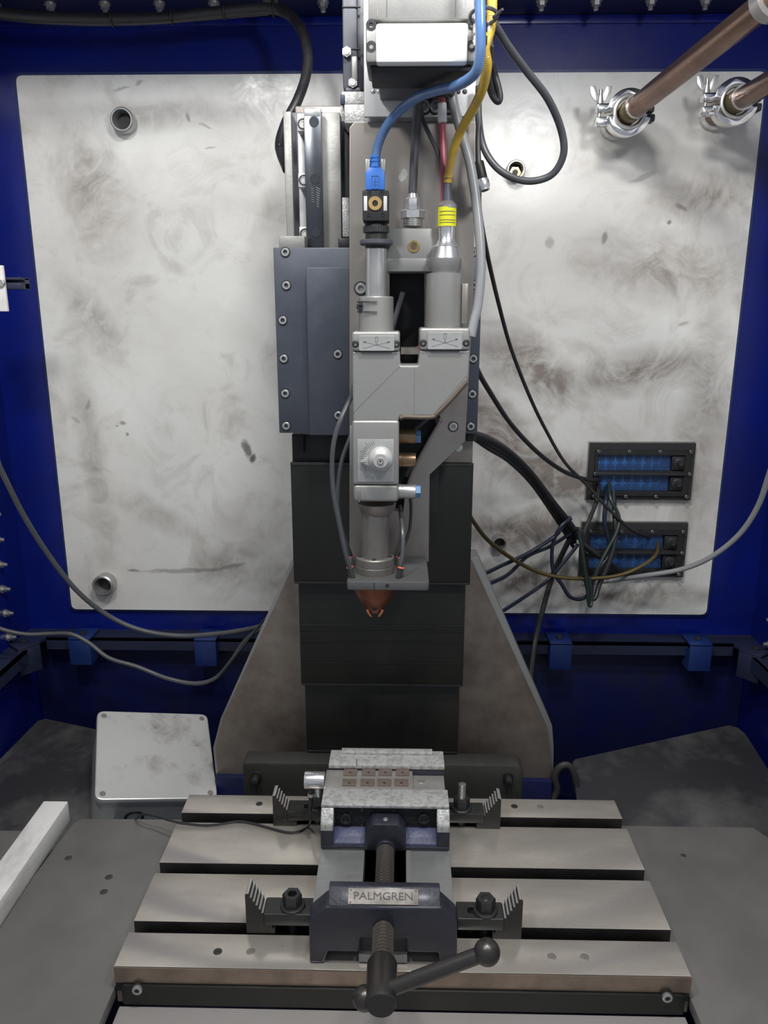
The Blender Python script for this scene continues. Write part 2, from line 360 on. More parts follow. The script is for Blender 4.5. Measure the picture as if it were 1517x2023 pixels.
def stud(parent, loc, r, L, axis, m='steel', name='stud'):
    key = ('stud', r, L, axis, m)
    if key not in CACHE:
        b = MB(); b.cyl((0, 0, 0), Vector(axis)*(L*.2), r*2.3, seg=16); b.cyl(Vector(axis)*(L*.2), Vector(axis)*(L*.55), r*1.75, seg=6)
        pr = [(0, L*.5)]
        for k in range(8): pr += [(r, L*(.5+.06*k)), (r*.8, L*(.53+.06*k))]
        pr.append((0, L)); b.lathe(pr, (0, 0, 0), axis, 12)
        CACHE[key] = b.mesh(name, m)
    return put(name, CACHE[key], loc, parent)
def hexnut(mb, c, r, h, axis=(0, 0, 1), rot=0):
    mb.lathe([(0, 0), (r*.93, 0), (r, h*.08), (r, h*.9), (r*.9, h), (r*.55, h), (r*.5, h*.93), (0, h*.93)], c, axis, 6); return mb
def thread(mb, p0, p1, r, pitch, depth=.12, seg=20):
    p0 = Vector(p0); p1 = Vector(p1); L = (p1-p0).length; n = max(2, int(L/pitch)); pr = [(0, 0)]
    for k in range(n): h = L*k/n; d = L/n; pr += [(r*(1-depth), h), (r*(1-depth), h+d*.2), (r, h+d*.42), (r, h+d*.72), (r*(1-depth), h+d*.96)]
    pr.append((0, L)); mb.lathe(pr, p0, p1-p0, seg); return mb

# ================================================================== SETTING
YW = 1.5
b = MB().box(-1.0, 1.0, YW, YW+.04, -.32, 1.30); wall_back = tag(b.build('wall_back', 'blue_paint'), kind='structure')
b = MB().box(-.81, -.772, .55, YW, -.32, 1.25); tag(b.build('wall_left', 'blue_paint'), kind='structure')
b = MB().box(.722, .76, .55, YW, -.32, 1.25); tag(b.build('wall_right', 'blue_paint'), kind='structure')
WALLS = {-1: [x for x in COL.objects if x.name == 'wall_left'][0], 1: [x for x in COL.objects if x.name == 'wall_right'][0]}
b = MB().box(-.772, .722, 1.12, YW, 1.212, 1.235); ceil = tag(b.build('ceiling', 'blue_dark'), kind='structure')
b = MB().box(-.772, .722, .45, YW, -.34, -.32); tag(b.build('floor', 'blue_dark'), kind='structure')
# frame lip where ceiling meets back wall, and weld beads
b = MB().box(-.772, .722, YW-.004, YW, 1.198, 1.2115, .001); tag(b.build('trim_1', 'blue_paint'), kind='structure')
for k in range(14):
    px = -10+108*k
    stud(ceil, (at(px, 12, 1.43).x, 1.432, 1.212), .0042, .017, (0, 0, -1))
# white side panels and stud rows on the side walls
for sgn, X, nm, lb in ((-1, -.772, 'side_panel', 'stained white liner panel on the left wall, a sliver at the left picture edge'), (1, .722, 'side_panel', 'white liner panel on the right wall beyond the right picture edge')):
    MB().prism([(.75, .10), (1.355, .10), (1.37, .115), (1.37, 1.1), (.75, 1.1)], X, X-sgn*.006, 'yz', .001).build('liner_panel', 'white_bar', WALLS[sgn], 'stained white liner panel')
    root = thing('stud_row', (X-sgn*.0, 1.415, .0), ('row of threaded studs with nuts up the left blue wall' if sgn < 0 else 'row of threaded studs with nuts up the right blue wall'), 'studs')
    for k in range(22):
        stud(root, (X-sgn*.0005, 1.405, .05+.05*k), .0035, .018, (-sgn, 0, 0))
# lower dark wall skirt with angle ledge
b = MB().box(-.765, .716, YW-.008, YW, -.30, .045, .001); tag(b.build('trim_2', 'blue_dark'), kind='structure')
b = MB()
b.box(-.72, .67, YW-.045, YW, .072, .078); b.box(-.72, .67, YW-.045, YW-.039, .052, .078); b.box(-.70, .65, YW-.03, YW-.009, .046, .053, .002)
b.box(-.772, -.73, .6, YW-.08, .072, .078); b.box(.68, .722, .6, YW-.08, .072, .078); b.box(-.736, -.73, .6, YW-.08, .05, .078); b.box(.68, .686, .6, YW-.08, .05, .078)
b.prism([(-.72, YW-.045), (-.72, YW), (-.772, YW), (-.772, YW-.08), (-.73, YW-.08)], .072, .078, 'xy'); b.prism([(.67, YW-.045), (.67, YW), (.722, YW), (.722, YW-.08), (.68, YW-.08)], .072, .078, 'xy')
tag(b.build('trim_3', 'ledge_paint'), kind='structure')
def bracket(px, py, ang, label, m='blue_bracket', X=None):
    p = at(px, py, YW-.055) if X is None else Vector(X)
    R = Matrix.Rotation(math.radians(ang), 4, 'Z')
    g = thing('ledge_bracket', (p.x, p.y, .03), label, 'bracket', 'clips hung over the wall ledge')
    T = Matrix.Translation((p.x, p.y, 0)) @ R
    b = MB().box(-.022, .022, -.010, -.006, .027, .084, .0012).box(-.022, .022, -.01, .045, .080, .085, .0012); b.box(-.022, .022, -.006, .03, .027, .031, .001).box(-.022, -.019, -.006, .03, .031, .07); b.box(.019, .022, -.006, .03, .031, .07)
    b.xf(T).build('clip', m, g)
    b = MB(); hexnut(b, (0, .015, .085), .007, .005); b.xf(T).build('nut', 'clamp_steel', g)
bracket(160, 1270, 0, 'dark blue ledge clip on the back wall, left of the bright blue one')
bracket(407, 1270, 0, 'bright blue ledge clip on the back wall beside the column gusset')
bracket(1107, 1270, 0, 'blue ledge clip on the back wall just right of the column')
bracket(1382, 1275, 0, 'blue ledge clip on the back wall near the right corner')
bracket(0, 0, 50, 'dark blue ledge clip set at an angle in the left corner', 'ledge_paint', X=(-.735, 1.405, 0))
bracket(0, 0, -50, 'dark blue ledge clip set at an angle in the right corner', 'ledge_paint', X=(.685, 1.405, 0))

# big white back panel with threaded ports
g = thing('backing_panel', (0, YW, .12), 'large dirty white steel panel filling the blue back wall', 'panel')
b = MB()
def rnd(poly, r, n=4):
    out = []
    for i, p in enumerate(poly):
        p = Vector(p); a = (Vector(poly[i-1])-p).normalized(); c = (Vector(poly[(i+1) % len(poly)])-p).normalized()
        for k in range(n+1):
            u = k/n; q0 = p+a*r; q1 = p+c*r; out.append(tuple((q0*(1-u)**2+p*2*u*(1-u)+q1*u*u)))
    return out
b.prism(rnd([(-.676, .126), (.624, .126), (.624, 1.121), (-.676, 1.121)], .012), YW-.010, YW-.0002, 'xz')
panel = put('panel_sheet', b.mesh('panel_sheet', 'dirty_white'), (0, 0, 0), g)
YP = YW-.010
b = MB().curve([rnd([(-.682, .120), (.630, .120), (.630, 1.127), (-.682, 1.127)], .014), rnd([(-.675, .127), (.623, .127), (.623, 1.120), (-.675, 1.120)], .012)], YW-.005, YW-.0001)
b.build('panel_seal', 'blue_bracket', g)
for px, py, R, br in ((246, 240, .0205, 0), (208, 1153, .0215, 0), (1017, 338, .0165, 1), (985, 1070, .0145, 0)):
    c = at(px, py, YP-.008); o = (c.x, YP, c.z)
    b = MB().lathe([(R, -.001), (R, .022), (R*.9, .024), (R*.80, .024), (R*.74, .019), (R*.74, .015), (R*.70, .012), (R*.74, .009), (R*.70, .006), (R*.74, .003), (R*.7, .001)], o, (0, -1, 0), 32)
    p_ = b.build('threaded_port', 'steel', g)
    b = MB().cyl((c.x, YP-.0005, c.z), (c.x, YP-.002, c.z), R*.73, seg=28)
    b.build('bore', 'black', p_)
    if br:
        b = MB(); hexnut(b, (c.x, YP-.002, c.z-.003), R*.68, .010, (0, -1, 0)); b.build('brass_plug', 'brass', p_, 'brass plug in the port')
        MB().cyl((c.x, YP-.011, c.z-.003), (c.x, YP-.0125, c.z-.003), R*.3, seg=16).build('plug_hole', 'black', p_)

# cable pass-through frames
def gland(px0, py0, px1, py1, label, fill):
    Y = YP-.012; x0, x1, z0, z1 = rc(px0, py0, px1, py1, Y); W = x1-x0; Hh = z1-z0
    g = thing('cable_entry_frame', ((x0+x1)/2, YP, z0), label, 'cable entry', 'cable entry frames on the back panel')
    def q(u, v): return x0+W*u, z1-Hh*v
    MB().box(x0-.002, x1+.002, YP-.003, YP, z0-.002, z1+.002, .001).build('trim_plate', 'cast_grey', g)
    b = MB().curve([[(x0, z0), (x1, z0), (x1, z1), (x0, z1)], [q(.085, .17), q(.93, .17), q(.93, .86), q(.085, .86)]], YP-.012, YP-.002, 'xz', .0008)
    b.build('outer_frame', 'black_rough', g)
    b = MB().curve([[q(.05, .12), q(.955, .12), q(.955, .92), q(.05, .92)], [q(.07, .2), q(.90, .2), q(.90, .475), q(.07, .475)], [q(.07, .56), q(.90, .56), q(.90, .83), q(.07, .83)]], YP-.018, YP-.008, 'xz', .001)
    inner = b.build('inner_frame', 'black', g)
    xs, zz = q(.06, .52); xe, _ = q(.93, .5)
    MB().box(xs, xe, YP-.023, YP-.016, zz-.003, zz+.003, .0008).build('cross_bar', 'rubber', g)
    for row in range(2):
        v0 = .19+.36*row; xa, za = q(.075, v0); xb, zb = q(.775, v0+.30)
        mem = MB().box(xa, xb, YP-.009, YP-.0025, zb, za, .0008).build('membrane_strip', 'membrane', g, 'blue rubber membrane')
        key = 'grom'
        if key not in CACHE: CACHE[key] = MB().lathe([(0, -.0002), (.0075, -.0002), (.0075, .0003), (.0070, .0003), (.0069, .00015), (.0015, .00015), (.0013, .0006), (0, .0006)], (0, 0, 0), (0, -1, 0), 16).mesh('grommet', 'grommet')
        for k in range(8):
            for j in range(2):
                put('grommet', CACHE[key], (xa+(xb-xa)*(k+.5)/8, YP-.0092, za-(za-zb)*(j*.5+.25)), mem)
        xc, zc = q(.845, v0+.15)
        MB().box(xc-.0135, xc+.0135, YP-.016, YP-.008, zc-.0135, zc+.0135, .0015).build('wedge_block', 'black', g)
        o = MB().lathe([(0, 0), (.011, 0), (.011, .003), (.008, .0045), (0, .0045)], (xc, YP-.016, zc), (0, -1, 0), 24).build('washer', 'rubber', g)
        b = MB(); hexnut(b, (xc, YP-.020, zc), .006, .005, (0, -1, 0)); b.cyl((xc, YP-.024, zc), (xc, YP-.029, zc), .0032, seg=12); b.build('clamp_nut', 'clamp_steel', g)
    for u, v in [(.07, .13), (.36, .13), (.65, .13), (.94, .13), (.055, .52), (.95, .52), (.055, .92), (.36, .92), (.65, .92), (.94, .92)]:
        x, z = q(u, v); capscrew(g, (x, YP-.0185, z), .0032, m='step_teeth', h=1.0)
    if fill: 
        pass
gland(1163, 876, 1370, 988, 'upper black cable entry frame with blue membranes on the back panel', 0)
gland(1148, 1034, 1355, 1140, 'lower black cable entry frame with blue membranes, half hidden by cable loops', 1)

# small rail bracket poking in at the left edge
g = thing('rail_bracket', (-.75, 1.28, .76), 'short black slotted rail with a bolt and white plate at the left edge', 'bracket')
pA = at(0, 560, 1.28); pB = at(47, 560, 1.28)
MB().box(pA.x-.05, pB.x, 1.27, 1.30, pA.z-.009, pA.z+.001, .001).box(pA.x-.05, pB.x, 1.27, 1.30, pA.z+.005, pA.z+.009, .001).box(pA.x-.05, pB.x, 1.285, 1.30, pA.z-.009, pA.z+.009).build('slotted_rail', 'ledge_paint', g)
p0 = at(0, 570, 1.262)
MB().box(p0.x-.04, p0.x+.008, 1.262, 1.268, p0.z-.035, p0.z+.035, .001).build('white_plate', 'white_bar', g, 'white plate')
b = MB(); hexnut(b, (p0.x+.004, 1.262, p0.z+.008), .006, .005, (0, -1, 0)); b.build('bolt', 'steel', g)

# ================================================================== SLOTTED TABLE
def rbox(mb, *a, **k): return mb.box(*a, **k)
TX0, TX1 = -.322, .330
tab = thing('slotted_machine_table', (0, .72, -.05), 'long steel machine table with T slots under the vise', 'machine table')
for (y0, y1) in ((.720, .770), (.788, .872), (.892, .978), (1.0, 1.045)):
    b = MB().box(TX0, TX1, y0, y1, -.018, 0, .0007); b.box(TX0+.0005, TX1-.0005, y0+(0 if y0 == .72 else .006), y1-.006, -.034, -.018)
    b.bm.normal_update()
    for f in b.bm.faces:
        if abs(f.normal.y) > .9: f.material_index = 1      # near-black material paints the slot shade onto the walls
    b.build('table_bar', ['table_steel', 'slot_shade'], tab)
MB().box(TX0+.001, TX1-.001, .726, 1.044, -.055, -.0345).build('slot_bed', 'black', tab)
MB().box(TX0+.0003, TX1-.0003, .7185, .7197, -.021, -.0006).build('front_edge', 'table_edge', tab, 'brownish worn front edge')
b = MB().box(TX0+.0003, TX1-.0003, .721, .7255, -.050, -.0345); b.build('front_apron', 'table_edge', tab)
b = MB().curve([rnd([(TX0+.008, -.049), (TX1-.006, -.049), (TX1-.006, -.022), (TX0+.008, -.022)], .004)], .7155, .7205, 'xz', .0006); st = b.build('front_strip', 'cover_dark', tab, 'black strip along the front')
for px in (272, 1317):
    p = at(px, 1953 if px < 500 else 1968, .7155); capscrew(st, (p.x, .7155, p.z), .0058, h=.7)
for px, py in ((512, 1588), (1016, 1593), (1067, 1594), (430, 1880), (495, 1880), (1090, 1890), (1155, 1891)):
    p = atz(px, py, 0)
    MB().lathe([(0, .0006), (.0012, .0008), (.0014, .0002), (.0045, .0003), (.0052, 0)], (p.x, p.y, .0001), (0, 0, 1), 20).build('plug', 'clamp_steel' if px in (512, 1016, 430) else 'mount_steel', tab)
# side wings and front apron plate
wl = thing('side_wing', (-.42, .8, -.05), 'scuffed grey steel wing plate left of the slotted table', 'plate')
MB().prism([(-.50, .3), (-.50, .90), (-.492, 1.014), (-.482, 1.024), (TX0-.0015, 1.026), (TX0-.0015, .3)], -.046, -.030, 'xy', .0015).build('wing_sheet', 'side_plate', wl)
wr = thing('side_wing', (.45, .8, -.05), 'scuffed grey steel wing plate right of the slotted table', 'plate')
MB().prism([(TX1+.0015, .3), (TX1+.0015, 1.026), (.535, 1.026), (.60, .9), (.60, .3)], -.046, -.030, 'xy', .0015).build('wing_sheet', 'side_plate', wr)
for px, py in ((1445, 1713), (1497, 1902), (1407, 1800)):
    pass
for px, py in ((135, 1695), (215, 1733), (205, 1762)):
    p = atz(px, py, -.03); MB().lathe([(0, .0004), (.0045, .0004), (.0052, 0)], (p.x, p.y, -.0299), (0, 0, 1), 18).build('plug', 'beam', wl)
p = atz(1350, 1690, -.03); MB().lathe([(0, .0004), (.0035, .0004), (.004, 0)], (p.x, p.y, -.0299), (0, 0, 1), 18).build('plug', 'beam', wr)
tag(MB().box(-.318, .326, .3, .7150, -.062, -.050, .0015).build('front_apron_plate', 'front_plate'), 'pale grey steel apron plate in front of the slotted table', 'plate')
tag(MB().box(-.539, -.5015, .45, 1.024, -.034, 0.0, .0015).build('guide_bar', 'white_bar'), 'chalky white bar lying along the outer edge of the left wing', 'bar')
tag(MB().box(-.770, -.541, .45, 1.02, -.06, -.05, .001).build('outer_plate', 'side_plate'), 'dull grey plate outside the chalky white bar', 'plate')
# chutes behind
def sheet(pts, th, name, m, label):
    b = MB(); A = [b.bm.verts.new(p) for p in pts]; B = [b.bm.verts.new(Vector(p)-Vector((0, 0, th))) for p in pts]
    fs = [b.bm.faces.new(A), b.bm.faces.new(B[::-1])]
    for i in range(len(A)): j = (i+1) % len(A); fs.append(b.bm.faces.new((A[i], B[i], B[j], A[j])))
    bmesh.ops.recalc_face_normals(b.bm, faces=fs)
    return tag(b.build(name, m), label, 'chute')
sheet([at(1131, 1506, 1.26), at(1136, 1500, 1.265), at(1425, 1436, 1.44), at(1441, 1433, 1.445), at(1458, 1438, 1.443), at(1472, 1450, 1.43), at(1540, 1556, 1.24), atz(1600, 1720, -.105), atz(1155, 1720, -.105)], .006, 'sloping_chute', 'chute', 'dark sloping sheet metal chute right of the column, dusty highlights')
sheet([at(75, 1424, 1.43), at(90, 1420, 1.44), at(185, 1440, 1.40), at(215, 1450, 1.38), atz(230, 1720, -.105), atz(-160, 1720, -.105), at(-60, 1560, 1.24)], .006, 'sloping_chute', 'chute', 'dark sloping sheet metal chute left of the aluminium box')
# small dark hook by the right chute
b = MB().tube([at(1092, 1580, 1.2), at(1100, 1560, 1.2), at(1096, 1535, 1.2), at(1105, 1516, 1.2), at(1122, 1512, 1.2), at(1134, 1530, 1.2), at(1143, 1572, 1.2)], .006)
tag(b.build('bent_bar', 'beam'), 'dark bent bar between the column foot and the right chute', 'bar')

# ================================================================== ALUMINIUM BOX
g = thing('junction_box', (-.455, 1.14, -.10), 'die cast aluminium junction box with stained lid lying left of the column', 'box')
ax = Vector((.19, 0, 0)); 
F0 = at(187, 1580, 1.09); uy = ray(232, -4).normalized()
ux = ray(187, 1582).cross(ray(430, 1579)).cross(uy).normalized()
if ux.x < 0: ux = -ux
uz = ux.cross(uy).normalized()
def pix(p): d = p-CP; k = d.dot(fwd); return 758.5+FPX*d.dot(rt)/k, 1011.5-FPX*d.dot(up)/k
Wx = next(v*.001 for v in range(50, 500) if pix(F0+ux*v*.001)[0] >= 430)
Ly = next(v*.001 for v in range(50, 500) if pix(F0+uy*v*.001)[1] <= 1404)
cen = F0+ux*Wx/2+uy*Ly/2
BM = Matrix(((ux.x, uy.x, uz.x, cen.x), (ux.y, uy.y, uz.y, cen.y), (ux.z, uy.z, uz.z, cen.z), (0, 0, 0, 1)))
hw, hl = Wx/2, Ly/2
def rr(w, l, r): return rnd([(-w, -l), (w, -l), (w, l), (-w, l)], r)
MB().curve([rr(hw, hl, .014)], -.012, 0, 'xy', .002).xf(BM).build('lid', 'box_alu', g)
MB().curve([rr(hw-.005, hl-.005, .012)], -.09, -.012, 'xy', .002).xf(BM).build('body', 'box_alu', g)
MB().curve([rr(hw-.002, hl-.002, .013)], -.018, -.0125, 'xy', .001).xf(BM).build('rim', 'box_alu', g)
for sx in (-1, 1):
    for sy in (-1, 1):
        b = MB().lathe([(0, .0002), (.0028, .0002), (.003, .0009), (.0045, .0009), (.005, 0)], (sx*(hw-.012), sy*(hl-.012), 0), (0, 0, 1), 16); b.xf(BM).build('screw', 'mount_steel', g)
c_ = BM @ Vector((-.03, -hl+.006, -.052))
MB().torus(c_, BM.to_3x3() @ Vector((0, -1, 0)), .014, .003, 24, 8).build('gland_ring', 'rubber', g)

# ================================================================== COLUMN
col = thing('machine_column', (-.02, 1.2, -.14), 'welded steel machine column with wide triangular gusset foot', 'machine column')
YG = 1.20
P = pp([(430, 1535), (425, 1478), (440, 1420), (582, 1110), (932, 1108), (1080, 1435), (1086, 1475), (1087, 1540)], YG)
P2 = pp([(428, 1535), (422, 1476), (437, 1417), (577, 1104), (945, 1100), (1090, 1432), (1093, 1475), (1092, 1540)], YG+.012)
b = MB().prism(P, YG, YG+.05, 'xz', .0015); b.build('gusset_plate', 'gusset', col)
b = MB().prism(P2, YG+.008, YG+.055, 'xz', .001); b.build('gusset_rim', 'gusset_edge', col, 'paler plate edge')
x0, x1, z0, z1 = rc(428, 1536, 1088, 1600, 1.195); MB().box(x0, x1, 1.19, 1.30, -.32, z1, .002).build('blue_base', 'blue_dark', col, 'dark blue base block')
x0, x1, z0, z1 = rc(600, 200, 910, 1500, 1.2)
MB().box(-.150, .105, 1.19, 1.29, z0, 1.0, .002).build('upright', 'mount_steel', col)
# left edge rail group (part of the column)
MB().pbox(565, 220, 580, 640, 1.165, 1.24, .001).build('rail_ledge', 'cast_grey', col)
MB().pbox(580, 222, 606, 640, 1.185, 1.24, .0005).build('rail_groove', 'motor_grey', col)
MB().pbox(592, 224, 605, 640, 1.172, 1.184, .0005).build('rail_strip', 'bracket_bright', col, 'bright steel strip')
x0, x1, z0, z1 = rc(638, 222, 674, 600, 1.155); MB().box(x0-.004, x1, 1.155, 1.2, z0, z1, .001).build('rail_backing', 'cast_grey', col)
x0, x1, z0, z1 = rc(604, 213, 637, 600, 1.135)
rail = MB().prism([(x0, 1.135), (x0, 1.142), (x0+.003, 1.146), (x0+.003, 1.152), (x0, 1.156), (x0, 1.165), (x1, 1.165), (x1, 1.156), (x1-.003, 1.152), (x1-.003, 1.146), (x1, 1.142), (x1, 1.135)], z0, z1, 'xy', .0006).build('linear_rail', 'rail_dark', col, 'dark polished linear guide rail')
MB().box(x0+.001, x1-.001, 1.1345, 1.136, z1-.010, z1-.001, .0003).build('rail_end', 'polished', rail)
for py in (241, 354, 460):
    p = at(620+(py-241)*.018, py, 1.135); MB().lathe([(0, .0006), (.0062, .0006), (.0068, 0)], (p.x, 1.1351, p.z), (0, -1, 0), 24).build('rail_plug', 'rail_dark', rail)
mk = MB()
for k in range(9):
    a = at(628+k*.2, 372+k*4.5, 1.1345); mk.box(a.x-.003, a.x+.0035-.0004*k, 1.1343, 1.1352, a.z-.0003, a.z+.0003, rot=Matrix.Rotation(.5, 4, 'Y'))
for k in range(7):
    a = at(617+k*.2, 372+k*4.5, 1.1345); mk.box(a.x-.002, a.x+.002, 1.1343, 1.1352, a.z-.0002, a.z+.0002, rot=Matrix.Rotation(.3, 4, 'Y'))
mk.build('etched_marks', 'etched', rail)
for py in (246, 357, 463):
    px = 596+(py-246)*.02; x0_, x1_, z0_, z1_ = rc(px-9, py-15, px+9, py+13, 1.145)
    cb = MB().box(x0_, x1_, 1.145, 1.18, z0_, z1_, .0008).build('clamp_block', 'bracket_bright', col)
    capscrew(cb, ((x0_+x1_)/2+.0015, 1.145, (z0_+z1_)/2), .0058, h=.1)
for (a, b_, c, d, Y, Yb, m) in ((674, 205, 690, 240, 1.12, 1.2, 'cast_bright'), (674, 240, 692, 500, 1.17, 1.2, 'black'), (676, 390, 690, 468, 1.125, 1.17, 'cast_bright'), (668, 470, 692, 492, 1.10, 1.16, 'black')):
    MB().pbox(a, b_, c, d, Y, Yb, .001).build('casting' if m == 'cast_bright' else 'housing_and_gap_shade', m, col)  # tall black strip paints the shadow in the gap beside the rail
b = MB().pbox(551, 466, 602, 492, 1.10, 1.2, .001); b.build('saddle_block', 'cast_grey', col)
# carriage underside under the slate plates, its shade painted black, and grey block at right
b = MB().pbox(577, 858, 700, 918, 1.115, 1.165, .001); dk = b.build('lower_carriage', 'black', col)
MB().pbox(578, 858, 600, 895, 1.108, 1.116, .001).build('carriage_lug', 'black_rough', col)
b = MB().pbox(868, 858, 934, 914, 1.105, 1.165, .001); b.build('bearing_block', 'mount_steel', col)
MB().pbox(921, 850, 941, 872, 1.09, 1.105, .001).build('cable_outlet', 'black', col)

# crossbeam behind the table
g = thing('crossbeam', (-.02, 1.12, -.1), 'dark steel crossbeam behind the table at the foot of the column', 'beam')
MB().prism([(-.250, -.10), (-.250, .016), (-.246, .020), (.192, .020), (.200, .012), (.200, -.10)], 1.103, 1.138, 'xz', .0015).build('beam_bar', 'beam', g)
for px, py in ((506, 1533), (1003, 1534)):
    p = at(px, py, 1.103); MB().cyl((p.x, 1.104, p.z), (p.x, 1.085, p.z), .0055, seg=16, bevel=.001).cyl((p.x, 1.104, p.z), (p.x, 1.099, p.z), .0085, seg=20).build('bolt', 'clamp_steel', g)

# telescopic way cover
wc = thing('telescopic_way_cover', (-.02, 1.13, .03), 'black telescopic way cover of three overlapping sections on the column', 'way cover')
for i, (a, b_, c, d, Y) in enumerate(((577, 916, 932, 1154, 1.108), (592, 1150, 917, 1355, 1.122), (604, 1350, 906, 1487, 1.134))):
    x0, x1, z0, z1 = rc(a, b_, c, d, Y); dx = .003 if i else 0
    b = MB().box(x0, x1, Y, 1.162, z0, z1, .0012)
    s_ = b.build('cover_section', 'cover_dark', wc)
    MB().box(x0+.001, x1-.001, Y-.0015, Y+.001, z0, z0+.0035, .0006).build('bottom_lip', 'black', s_)
    if i == 0: MB().box(x0, x1, Y-.001, Y+.001, z1-.003, z1+.0015, .0005).build('top_lip', 'beam', s_)
    if i == 1:
        for py in (1236, 1246, 1268, 1310):
            zz = at(750, py, Y).z; MB().box(x0+.001, x1-.001, Y-.0012, Y+.001, zz-.0012, zz+.0012, .0005).build('crease', 'cover_dark' if py > 1240 else 'black', s_)
    if i == 2:
        MB().box((x0+x1)/2-.0003, (x0+x1)/2+.0005, Y-.0006, Y+.001, z0+.004, z1-.002).build('seam', 'black', s_)

# ================================================================== SLATE CARRIAGE
car = thing('carriage_plates', (-.03, 1.08, .555), 'slate grey slide carriage of two stacked plates with cap screws', 'carriage')
P = pp([(538, 488), (957, 491), (943, 857), (552, 856)], 1.075); xs0 = P[0][0]; xs1 = P[1][0]
MB().box(xs0+.001, .107, 1.075, 1.105, .557, at(600, 489, 1.075).z, .0012).build('rear_plate', 'slate', car)
zt = at(650, 528, 1.063).z
MB().box(at(604, 528, 1.063).x, -.060, 1.063, 1.075, at(650, 860, 1.063).z, zt, .0012).build('front_plate', 'slate', car)
for px, py in ((563, 498), (565, 564), (558, 633), (560, 709), (563, 778), (565, 842)):
    p = at(px, py, 1.072); capscrew(car, (p.x, 1.075, p.z), .0055, h=.45)
for px, py in ((934, 498), (934, 563), (938, 633), (935, 709), (933, 779), (930, 843)):
    p = at(px, py, 1.072); capscrew(car, (p.x, 1.075, p.z), .0055, h=.45)
for px, py in ((667, 700), (668, 821)):
    p = at(px, py, 1.060); capscrew(car, (p.x, 1.063, p.z), .0055, h=.45)

# ================================================================== MOUNT PLATE
mp_ = thing('head_mounting_plate', (0, 1.04, .40), 'long grey steel mounting plate behind the laser head', 'mounting plate')
YM = 1.04
outer = pp([(690, 252), (700, 240), (940, 240), (936, 560), (926, 750), (919, 872), (849, 938), (847, 1110), (690, 1110)], YM)
hole = pp([(770, 520), (838, 520), (838, 640), (835, 720), (868, 824), (866, 834), (822, 915), (800, 975), (796, 1010), (770, 1010)], YM)
MB().curve([outer, hole], YM, YM+.022, 'xz', .0012).build('plate', 'mount_steel', mp_)
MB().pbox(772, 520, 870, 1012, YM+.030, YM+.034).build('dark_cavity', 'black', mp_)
MB().tube([at(x, y, YM-.001) for x, y in ((870, 826), (866, 838), (845, 874), (824, 913), (812, 940), (800, 978))], .0022, 8).build('chamfer_edge', 'mount_steel', mp_)
capscrew(mp_, (at(895, 843, YM).x, YM, at(895, 843, YM).z), .0058, h=.2)
capscrew(mp_, (at(713, 570, YM).x, YM, at(713, 570, YM).z), .0072, h=.35)
p = at(868, 831, YM)
MB().lathe([(0, .0006), (.0045, .0006), (.005, 0)], (at(866, 832, YM).x, YM, p.z), (0, -1, 0), 20).build('dowel_hole', 'black', mp_)
for q_ in ((905, 883),):
    p = at(*q_, YM+.01); MB().cyl((p.x, YM+.02, p.z), (p.x, YM+.004, p.z), .006, seg=20, bevel=.001).build('bolt', 'steel', mp_)
# cast shoulder above the plate, scratch
MB().pbox(680, 205, 940, 243, YM+.004, YM+.055, .0015).build('cast_shoulder', 'cast_bright', mp_)
b = MB(); b.curve([pp([(786, 350), (797, 332), (803, 336), (806, 345), (800, 356), (792, 360)], YM)], YM-.0003, YM+.001); b.build('paint_chip', 'silver_label', mp_, 'bare scraped patch')
# upper silver bracket
x0, x1, z0, z1 = rc(719, 120, 940, 231, 1.028)
br = MB().box(x0, x1, 1.026, 1.034, z0, z1+.10, .001).build('upper_bracket', 'bracket_bright', mp_, 'bright steel bracket with small holes')
for px in (737, 749, 780, 905, 918):
    p = at(px, 181, 1.026); MB().lathe([(0, .0004), (.0024, .0004), (.003, 0)], (p.x, 1.026, p.z), (0, -1, 0), 16).build('hole', 'black' if px > 900 else 'chrome', br)
for px, py in ((838, 209), (861, 209), (886, 209)):
    p = at(px, py, 1.02); capscrew(mp_, (p.x, 1.026, p.z), .0072, h=1.2)
# manifold block joining the head to the plate
mf = thing('manifold_block', (0, 1.0, .82), 'light aluminium crosspiece block with a brass plug between the two head tubes', 'block')
MB().pbox(764, 451, 870, 536, .985, YM-.0005, .0012).build('block', 'head_alu', mf)
x0, x1, z0, z1 = rc(764, 510, 870, 536, .983); MB().box(x0, x1, .9835, .985, z0, z1, .0004).build('lower_band', 'head_alu', mf)
p = at(817, 487, .985)
MB().lathe([(0, -.002), (.0035, -.002), (.0045, .0015), (.0068, .0015), (.0072, 0), (.0072, -.001)], (p.x, .985, p.z), (0, -1, 0), 24).build('brass_plug', 'brass', mf)
MB().cyl((p.x, .9855, p.z), (p.x, .984, p.z), .0034, seg=6).build('plug_socket', 'bronze', mf)

# ================================================================== LASER HEAD
YA = .975
hd = thing('laser_head', (-.03, YA, .34), 'silver two-tube laser processing head with round dial and copper nozzle', 'laser head')
def turned(prof, name, m, parent, cx, seg=40, knurl=0, label=None, Y=YA):
    # prof: list of (half width px, y px) measured in the photograph at the axis depth; becomes a lathe about the vertical
    X = at(cx[0], cx[1], Y).x
    pts = [(0, at(cx[0], prof[0][1], Y).z)]
    for hwp, py in prof: pts.append((px2m(hwp, Y, py), at(cx[0], py, Y).z))
    pts.append((0, pts[-1][1]))
    return MB().lathe(pts, (X, Y, 0), (0, 0, 1), seg, knurl=knurl).build(name, m, parent, label)
